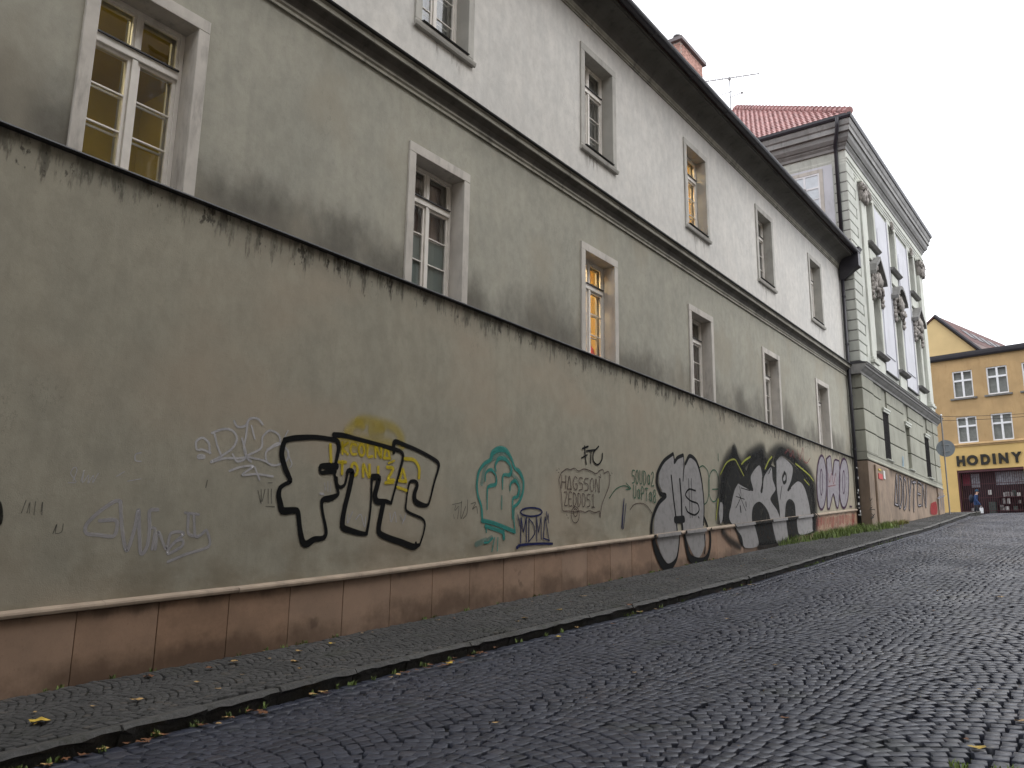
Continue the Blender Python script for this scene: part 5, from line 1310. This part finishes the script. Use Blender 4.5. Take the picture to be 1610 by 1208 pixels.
MB().blob((AX, AY, ztop), (.09, .09, .12), 6, 5, 0).build('junction_box', 'galv', AN)

# opposite house: unseen behind the camera, heights and length shaped to shade the street
def opposite(OY0, OY1, OT, label):
    OX = 2.6; lv = [-5.6, 4.3, 8.0, 11.4, 14.6, 18.2]; lv = [l for l in lv if l < OT-1]+[OT]
    OP = thing('opposite_house', label, 'building', (6.5, (OY0+OY1)/2, float(bz((OY0+OY1)/2))))
    OC = [OY0+2.2+3.3*k for k in range(int((OY1-OY0-1)/3.3))]
    mb = MB(); rowz = [(1.6, 3.4), (5.3, 7.2), (8.9, 10.8), (12.0, 13.6), (15.4, 17.0)]
    for (za, zb), (h0, h1) in zip(zip(lv[:-1], lv[1:]), rowz):
        e = [OY0]+[c for yc in OC for c in (yc-.55, yc+.55)]+[OY1]
        for i in range(0, len(e), 2): mb.box(OX, OX+.4, e[i], e[i+1], za, zb)
        for yc in OC: mb.box(OX, OX+.4, yc-.55, yc+.55, h1, zb); mb.box(OX, OX+.4, yc-.55, yc+.55, za, h0)
    mb.box(OX+.4, 12, OY0, OY0+.4, -5.6, OT); mb.box(OX+.4, 12, OY1-.4, OY1, -5.6, OT); mb.box(12, 12.4, OY0, OY1, -5.6, OT)
    mb.build('wall', 'opp_wall', OP)
    MB().prof([(OX-.06, -5.5), (OX-.002, -5.5), (OX-.002, -.2), (OX-.06, -.25)], OY0, OY1).build('plinth', 'opp_plinth', OP)
    MB().prof([(OX+.3, OT), (OX-.25, OT), (OX-.4, OT+.2), (OX-.4, OT+.32), (OX+.3, OT+.32)], OY0, OY1).build('cornice', 'opp_plinth', OP)
    MB().add([(OX-.42, OY0, OT+.33), (OX-.42, OY1, OT+.33), (7.4, OY1, OT+3.8), (7.4, OY0, OT+3.8), (12.6, OY0, OT+.33), (12.6, OY1, OT+.33)], [(0, 1, 2, 3), (3, 2, 5, 4), (0, 3, 4), (1, 5, 2)]).build('roof', 'opp_roof', OP)
    for yc in OC:
        for h0, h1 in rowz[:len(lv)-1]:
            f = MB(); f.box(OX+.15, OX+.21, yc-.55, yc-.48, h0, h1); f.box(OX+.15, OX+.21, yc+.48, yc+.55, h0, h1); f.box(OX+.15, OX+.21, yc-.48, yc+.48, h1-.07, h1); f.box(OX+.15, OX+.21, yc-.48, yc+.48, h0, h0+.07)
            f.box(OX+.15, OX+.21, yc-.04, yc+.04, h0+.07, h1-.07); w_ = f.build('window', 'paint_white', OP)
            MB().quad((OX+.18, yc-.48, h0+.07), (OX+.18, yc+.48, h0+.07), (OX+.18, yc+.48, h1-.07), (OX+.18, yc-.48, h1-.07)).build('pane', 'glass', w_)
            part('blind', 'room_grey', w_, (OX+.38, OX+.40, yc-.55, yc+.55, h0, h1))
opposite(-34.0, 9.0, 18.6, 'tall beige town house across the street behind the camera, unseen, raised to darken the wall')
opposite(9.02, 28.5, 14.6, 'lower beige town house across the street, uphill of the tall one, unseen, ended early to let in light')

# ================================================================== PERSON
def skin_body(name, nodes, edges, mat, parent, sub=2):
    me = bpy.data.meshes.new(name); c = WLOC[parent.name]
    me.from_pydata([Vector(np.array(p[0])-c) for p in nodes], edges, [])
    ob = bpy.data.objects.new(name, me); COL.objects.link(ob); ob.parent = parent
    md = ob.modifiers.new('skin', 'SKIN')
    if not me.skin_vertices:
        bpy.context.view_layer.objects.active = ob
    for i, p in enumerate(nodes):
        r_ = p[1]; me.skin_vertices[0].data[i].radius = r_ if isinstance(r_, tuple) else (r_, r_)
    me.skin_vertices[0].data[0].use_root = True
    s = ob.modifiers.new('sub', 'SUBSURF'); s.levels = sub; s.render_levels = sub
    me.materials.append(MT[mat]); return ob
def person_mat():
    M = Mat('person_cloth'); a = M.z-PZ
    c = M.mix((.012, .014, .022), (.02, .02, .024), M.noise(9).ss(.3, .7))
    c = M.mix(c, M.mix((.010, .030, .095), (.016, .048, .135), M.noise(7).ss(.3, .7)), a.ss(.80, .82))
    c = M.mix(c, (.48, .30, .22), a.ss(1.46, 1.47))
    hand = (a.ss(.74, .76, 1, 0))*(M.x-PX).ss(.26, .27); c = M.mix(c, (.48, .30, .22), hand)
    c = M.mix(c, (.02, .018, .018), a.ss(.07, .09, 1, 0)); M.set(c, .8); MT['person_cloth'] = M.mat
rp = ray(1535, 806); PY = 61.0; PX = float(rp[0]*PY/rp[1]); PZ = float(bz(PY))-.075
person_mat()
PE = thing('person', 'person in a dark blue jacket and cap walking past the barred shopfront', 'person', (PX, PY, PZ))
def pp(a, b, c): return (PX+a, PY+b, PZ+c)
nodes = [(pp(0, 0, .95), (.155, .13)), (pp(.02, 0, 1.12), (.15, .125)), (pp(.06, 0, 1.30), (.17, .14)), (pp(.09, 0, 1.42), (.10, .09)), (pp(.125, 0, 1.49), (.052, .052)), (pp(.155, 0, 1.58), (.085, .075)), (pp(.165, 0, 1.68), (.085, .078)), (pp(.16, 0, 1.74), (.05, .05)),
         (pp(.06, -.19, 1.38), .07), (pp(.08, -.24, 1.12), .055), (pp(.24, -.25, .92), .042), (pp(.31, -.25, .80), .032), (pp(.33, -.25, .72), (.04, .025)),
         (pp(.06, .19, 1.38), .07), (pp(-.02, .25, 1.12), .055), (pp(.10, .26, .90), .042), (pp(.14, .26, .78), .032), (pp(.15, .26, .70), (.04, .025)),
         (pp(0, -.09, .86), .10), (pp(.13, -.10, .50), .068), (pp(.20, -.10, .12), .045), (pp(.22, -.10, .05), .045), (pp(.36, -.10, .035), .035),
         (pp(0, .09, .86), .10), (pp(-.04, .10, .50), .068), (pp(-.24, .10, .16), .045), (pp(-.26, .10, .08), .045), (pp(-.14, .10, .035), .035)]
edges = [(0, 1), (1, 2), (2, 3), (3, 4), (4, 5), (5, 6), (6, 7), (3, 8), (8, 9), (9, 10), (10, 11), (11, 12), (3, 13), (13, 14), (14, 15), (15, 16), (16, 17), (0, 18), (18, 19), (19, 20), (20, 21), (21, 22), (0, 23), (23, 24), (24, 25), (25, 26), (26, 27)]
bd = skin_body('body', nodes, edges, 'person_cloth', PE)
mb = MB(); mb.blob(pp(.15, 0, 1.70), (.115, .10, .10), 12, 8, .03, 2); mb.add([pp(.22, -.08, 1.68), pp(.34, -.05, 1.66), pp(.34, .05, 1.66), pp(.22, .08, 1.68), pp(.22, -.08, 1.70), pp(.34, -.05, 1.675), pp(.34, .05, 1.675), pp(.22, .08, 1.70)], [(0, 1, 2, 3), (4, 5, 6, 7), (0, 4, 5, 1), (1, 5, 6, 2), (2, 6, 7, 3)])
mb.build('cap', 'cap_blue', PE, smooth=True)
mb = MB(); mb.blob(pp(.245, 0, 1.585), (.03, .018, .025), 8, 6, 0); mb.blob(pp(.15, -.085, 1.60), (.022, .012, .035), 8, 6, 0); mb.blob(pp(.15, .085, 1.60), (.022, .012, .035), 8, 6, 0); MT['skin'] = simple('skin', (.48, .30, .22), .6, .05)
mb.build('nose_and_ears', 'skin', PE)
o = MB().blob(pp(-.20, 0, 1.22), (.15, .17, .26), 12, 9, .04, 5).build('backpack', 'bag_dark', None, smooth=True); props(o, 'dark backpack worn by the person in the blue jacket', 'backpack')
mb = MB(); mb.add([pp(.26, -.32, .28), pp(.44, -.32, .28), pp(.44, -.18, .28), pp(.26, -.18, .28), pp(.24, -.31, .62), pp(.44, -.31, .62), pp(.44, -.20, .62), pp(.24, -.20, .62)], [(0, 1, 2, 3), (0, 4, 5, 1), (1, 5, 6, 2), (2, 6, 7, 3), (3, 7, 4, 0)])
mb.tube([pp(.28, -.25, .62), pp(.32, -.25, .72), pp(.36, -.25, .72), pp(.40, -.25, .62)], .008, 5)
o = mb.build('shopping_bag', 'bag_white'); props(o, 'white shopping bag in the hand of the person in blue', 'bag')

# ================================================================== LEAVES, GRASS, LITTER
def leaf_mesh(name, seed, mat, s=1.0):
    q = np.random.default_rng(seed); n = 11; v = [(0, 0, .004)]; 
    for i in range(n):
        t = 2*math.pi*i/n; r = (.5+.13*math.cos(5*t))*(1+.18*q.uniform(-1, 1)); v.append((r*math.cos(t)*1.0*s, r*math.sin(t)*.72*s, s*(.04+.06*q.uniform(-1, 1)+.05*math.cos(2*t))))
    f = [(0, i+1, (i+1) % n+1) for i in range(n)]
    v += [(-.5*s, 0, .01), (-.85*s, .06*s, .02), (-.85*s, .085*s, .02), (-.5*s, .03*s, .01)]; f.append((n+1, n+2, n+3, n+4))
    zz = min(p[2] for p in v); v = [(a, b, c-zz) for a, b, c in v]
    me = bpy.data.meshes.new(name); me.from_pydata(v, [], f); me.materials.append(MT[mat]); return me
LM = {m_: [leaf_mesh('fallen_leaf', k+9*i, m_) for k in range(3)] for i, m_ in enumerate(('leaf_yellow', 'leaf_tan', 'leaf_brown'))}
def leaf(x, y, kind, size, label, group=None, dz=None):
    z = float(bz(y))+.012 if x < kx(y)-.01 else float(bz(y))-ROAD_DROP+.008
    o = bpy.data.objects.new('fallen_leaf', random.choice(LM[kind])); COL.objects.link(o)
    o.location = (x, y, z); o.scale = (size,)*3; o.rotation_euler = (0, 0, random.uniform(0, 6.28)); props(o, label, 'leaf', group)
def leafpx(px_x, px_y, kind, size, label, road_=False, group=None):
    p = hit_ground(px_x, px_y, -ROAD_DROP if road_ else 0); leaf(float(p[0]), float(p[1]), kind, size, label, group)
leafpx(61, 1139, 'leaf_yellow', .20, 'large yellow leaf on the pavement at the lower left')
leafpx(214, 1103, 'leaf_tan', .11, 'pale tan leaf on the pavement, second from the left')
leafpx(367, 1043, 'leaf_tan', .14, 'broad tan leaf close to the plinth left of centre')
leafpx(328, 1053, 'leaf_brown', .11, 'reddish brown leaf near the plinth at left')
leafpx(233, 1066, 'leaf_brown', .13, 'crumpled brown leaf touching the plinth at left')
leafpx(415, 1100, 'leaf_brown', .12, 'rusty brown leaf on the kerb edge')
leafpx(463, 1042, 'leaf_tan', .12, 'tan leaf in the middle of the pavement left of the yellow one')
leafpx(470, 1026, 'leaf_tan', .10, 'small tan leaf by the plinth foot')
leafpx(522, 1014, 'leaf_yellow', .10, 'yellow leaf by the plinth below the black letters')
leafpx(703, 1044, 'leaf_yellow', .12, 'bright yellow leaf against the kerb face on the road', True)
leafpx(825, 974, 'leaf_tan', .12, 'tan leaf on the pavement right of centre')
leafpx(879, 960, 'leaf_yellow', .13, 'bright yellow leaf on the pavement right of centre')
leafpx(917, 939, 'leaf_tan', .12, 'tan leaf below the brown lettering')
leafpx(877, 1003, 'leaf_yellow', .11, 'yellowish leaf in the gutter right of centre', True)
leafpx(990, 966, 'leaf_brown', .14, 'orange brown leaf in the gutter beside the kerb', True)
leafpx(1537, 1179, 'leaf_yellow', .11, 'orange yellow leaf at the edge of the paved apron', True)
leafpx(1607, 1137, 'leaf_tan', .10, 'tan leaf on the road at the right edge', True)
leafpx(1571, 940, 'leaf_tan', .13, 'lone tan leaf far up the road', True)
leafpx(1182, 921, 'leaf_tan', .13, 'pale leaf on the road near the bend of the kerb', True)
q = random.Random(21)
GB = 'small brown leaves lying in the gutter'; GP = 'small tan leaves on the pavement'; GR = 'small tan leaves scattered on the road'
for k in range(70):
    y = q.choice([q.uniform(2.5, 6), q.uniform(6.5, 8.5), q.uniform(11, 19), q.uniform(5, 40)]); leaf(float(kx(y))+abs(q.gauss(.05, .10))+.02, y, q.choice(['leaf_brown', 'leaf_brown', 'leaf_brown', 'leaf_tan']), q.uniform(.05, .10), 'small withered leaf lying in the gutter along the kerb', GB)
for k in range(26):
    y = q.uniform(3.2, 20); leaf(q.uniform(-8.40, -6.9), y, q.choice(['leaf_tan', 'leaf_tan', 'leaf_brown']), q.uniform(.035, .075), 'small scrap of dry leaf on the pavement setts', GP)
for k in range(22):
    y = q.uniform(5, 26); leaf(q.uniform(-5.9, -.10*y-.3), y, q.choice(['leaf_tan', 'leaf_brown', 'leaf_tan']), q.uniform(.035, .08), 'small dry leaf scrap on the road setts', GR)

def grass(name, label, pts, mat, hmin, hmax, n, spread, parent=None):
    q = np.random.default_rng(len(pts)+n); V_ = []; Q = []
    for (x, y, z) in pts:
        for b in range(n):
            a = q.uniform(0, 6.28); r = abs(q.normal(0, spread)); bx_, by_ = x+r*math.cos(a), y+r*math.sin(a)*1.6
            if bx_ < XP+.01 and y < 32.8: bx_ = XP+.01+q.uniform(0, .03)
            h = q.uniform(hmin, hmax); le = q.uniform(0, 6.28); lx, ly = h*.55*math.cos(le)+.25*h*max(0, math.cos(le)), h*.55*math.sin(le); w_ = q.uniform(.004, .010)
            px_2, py_2 = -math.sin(le)*w_, math.cos(le)*w_; o = len(V_); zz = float(bz(by_))-.01 if z is None else z
            V_ += [(bx_-px_2, by_-py_2, zz), (bx_+px_2, by_+py_2, zz), (bx_+lx*.4+px_2*.8, by_+ly*.4+py_2*.8, zz+h*.65), (bx_+lx*.4-px_2*.8, by_+ly*.4-py_2*.8, zz+h*.65), (bx_+lx, by_+ly, zz+h)]
            Q += [(o, o+1, o+2), (o, o+2, o+3), (o+3, o+2, o+4)]
    me = np_mesh(name, np.array(V_), np.array(Q), mat, tri=True); o = bpy.data.objects.new(name, me); COL.objects.link(o); props(o, label, 'grass', kind='stuff')
q = random.Random(4); pts = []
for k in range(240):
    y = q.triangular(23.6, 36.0, 31); wd = .10+.42*max(0, 1-abs(y-31)/5.5); x0_ = XP if y < 32.8 else XB+.13; pts.append((x0_+abs(q.gauss(0, wd*.7)), y, None))
grass('grass_strip', 'green grass and weeds growing along the foot of the wall', pts, 'grass', .05, .30, 16, .08)
pts = [(XB+.15+abs(q.gauss(0, .12)), q.uniform(33.4, 37), None) for k in range(70)]
grass('dry_grass', 'yellowish dry grass at the foot of the brown plinth', pts, 'grass_dry', .06, .22, 16, .05)
pts = []
for k in range(60):
    y = q.choice([q.uniform(2.5, 8), q.uniform(8, 30)]); pts.append((float(kx(y))+q.uniform(.0, .05), y, float(bz(y))-ROAD_DROP-.005))
for k in range(40): y = q.uniform(3, 22); pts.append((XP+.02, y, None))
pts += [(-1.03+q.uniform(-.1, .3), 6.1+q.uniform(-.05, .05), float(bz(6.1))-ROAD_DROP) for k in range(8)]
grass('kerb_weeds', 'small green weeds sprouting in the kerb joint', pts, 'grass', .015, .055, 9, .02)
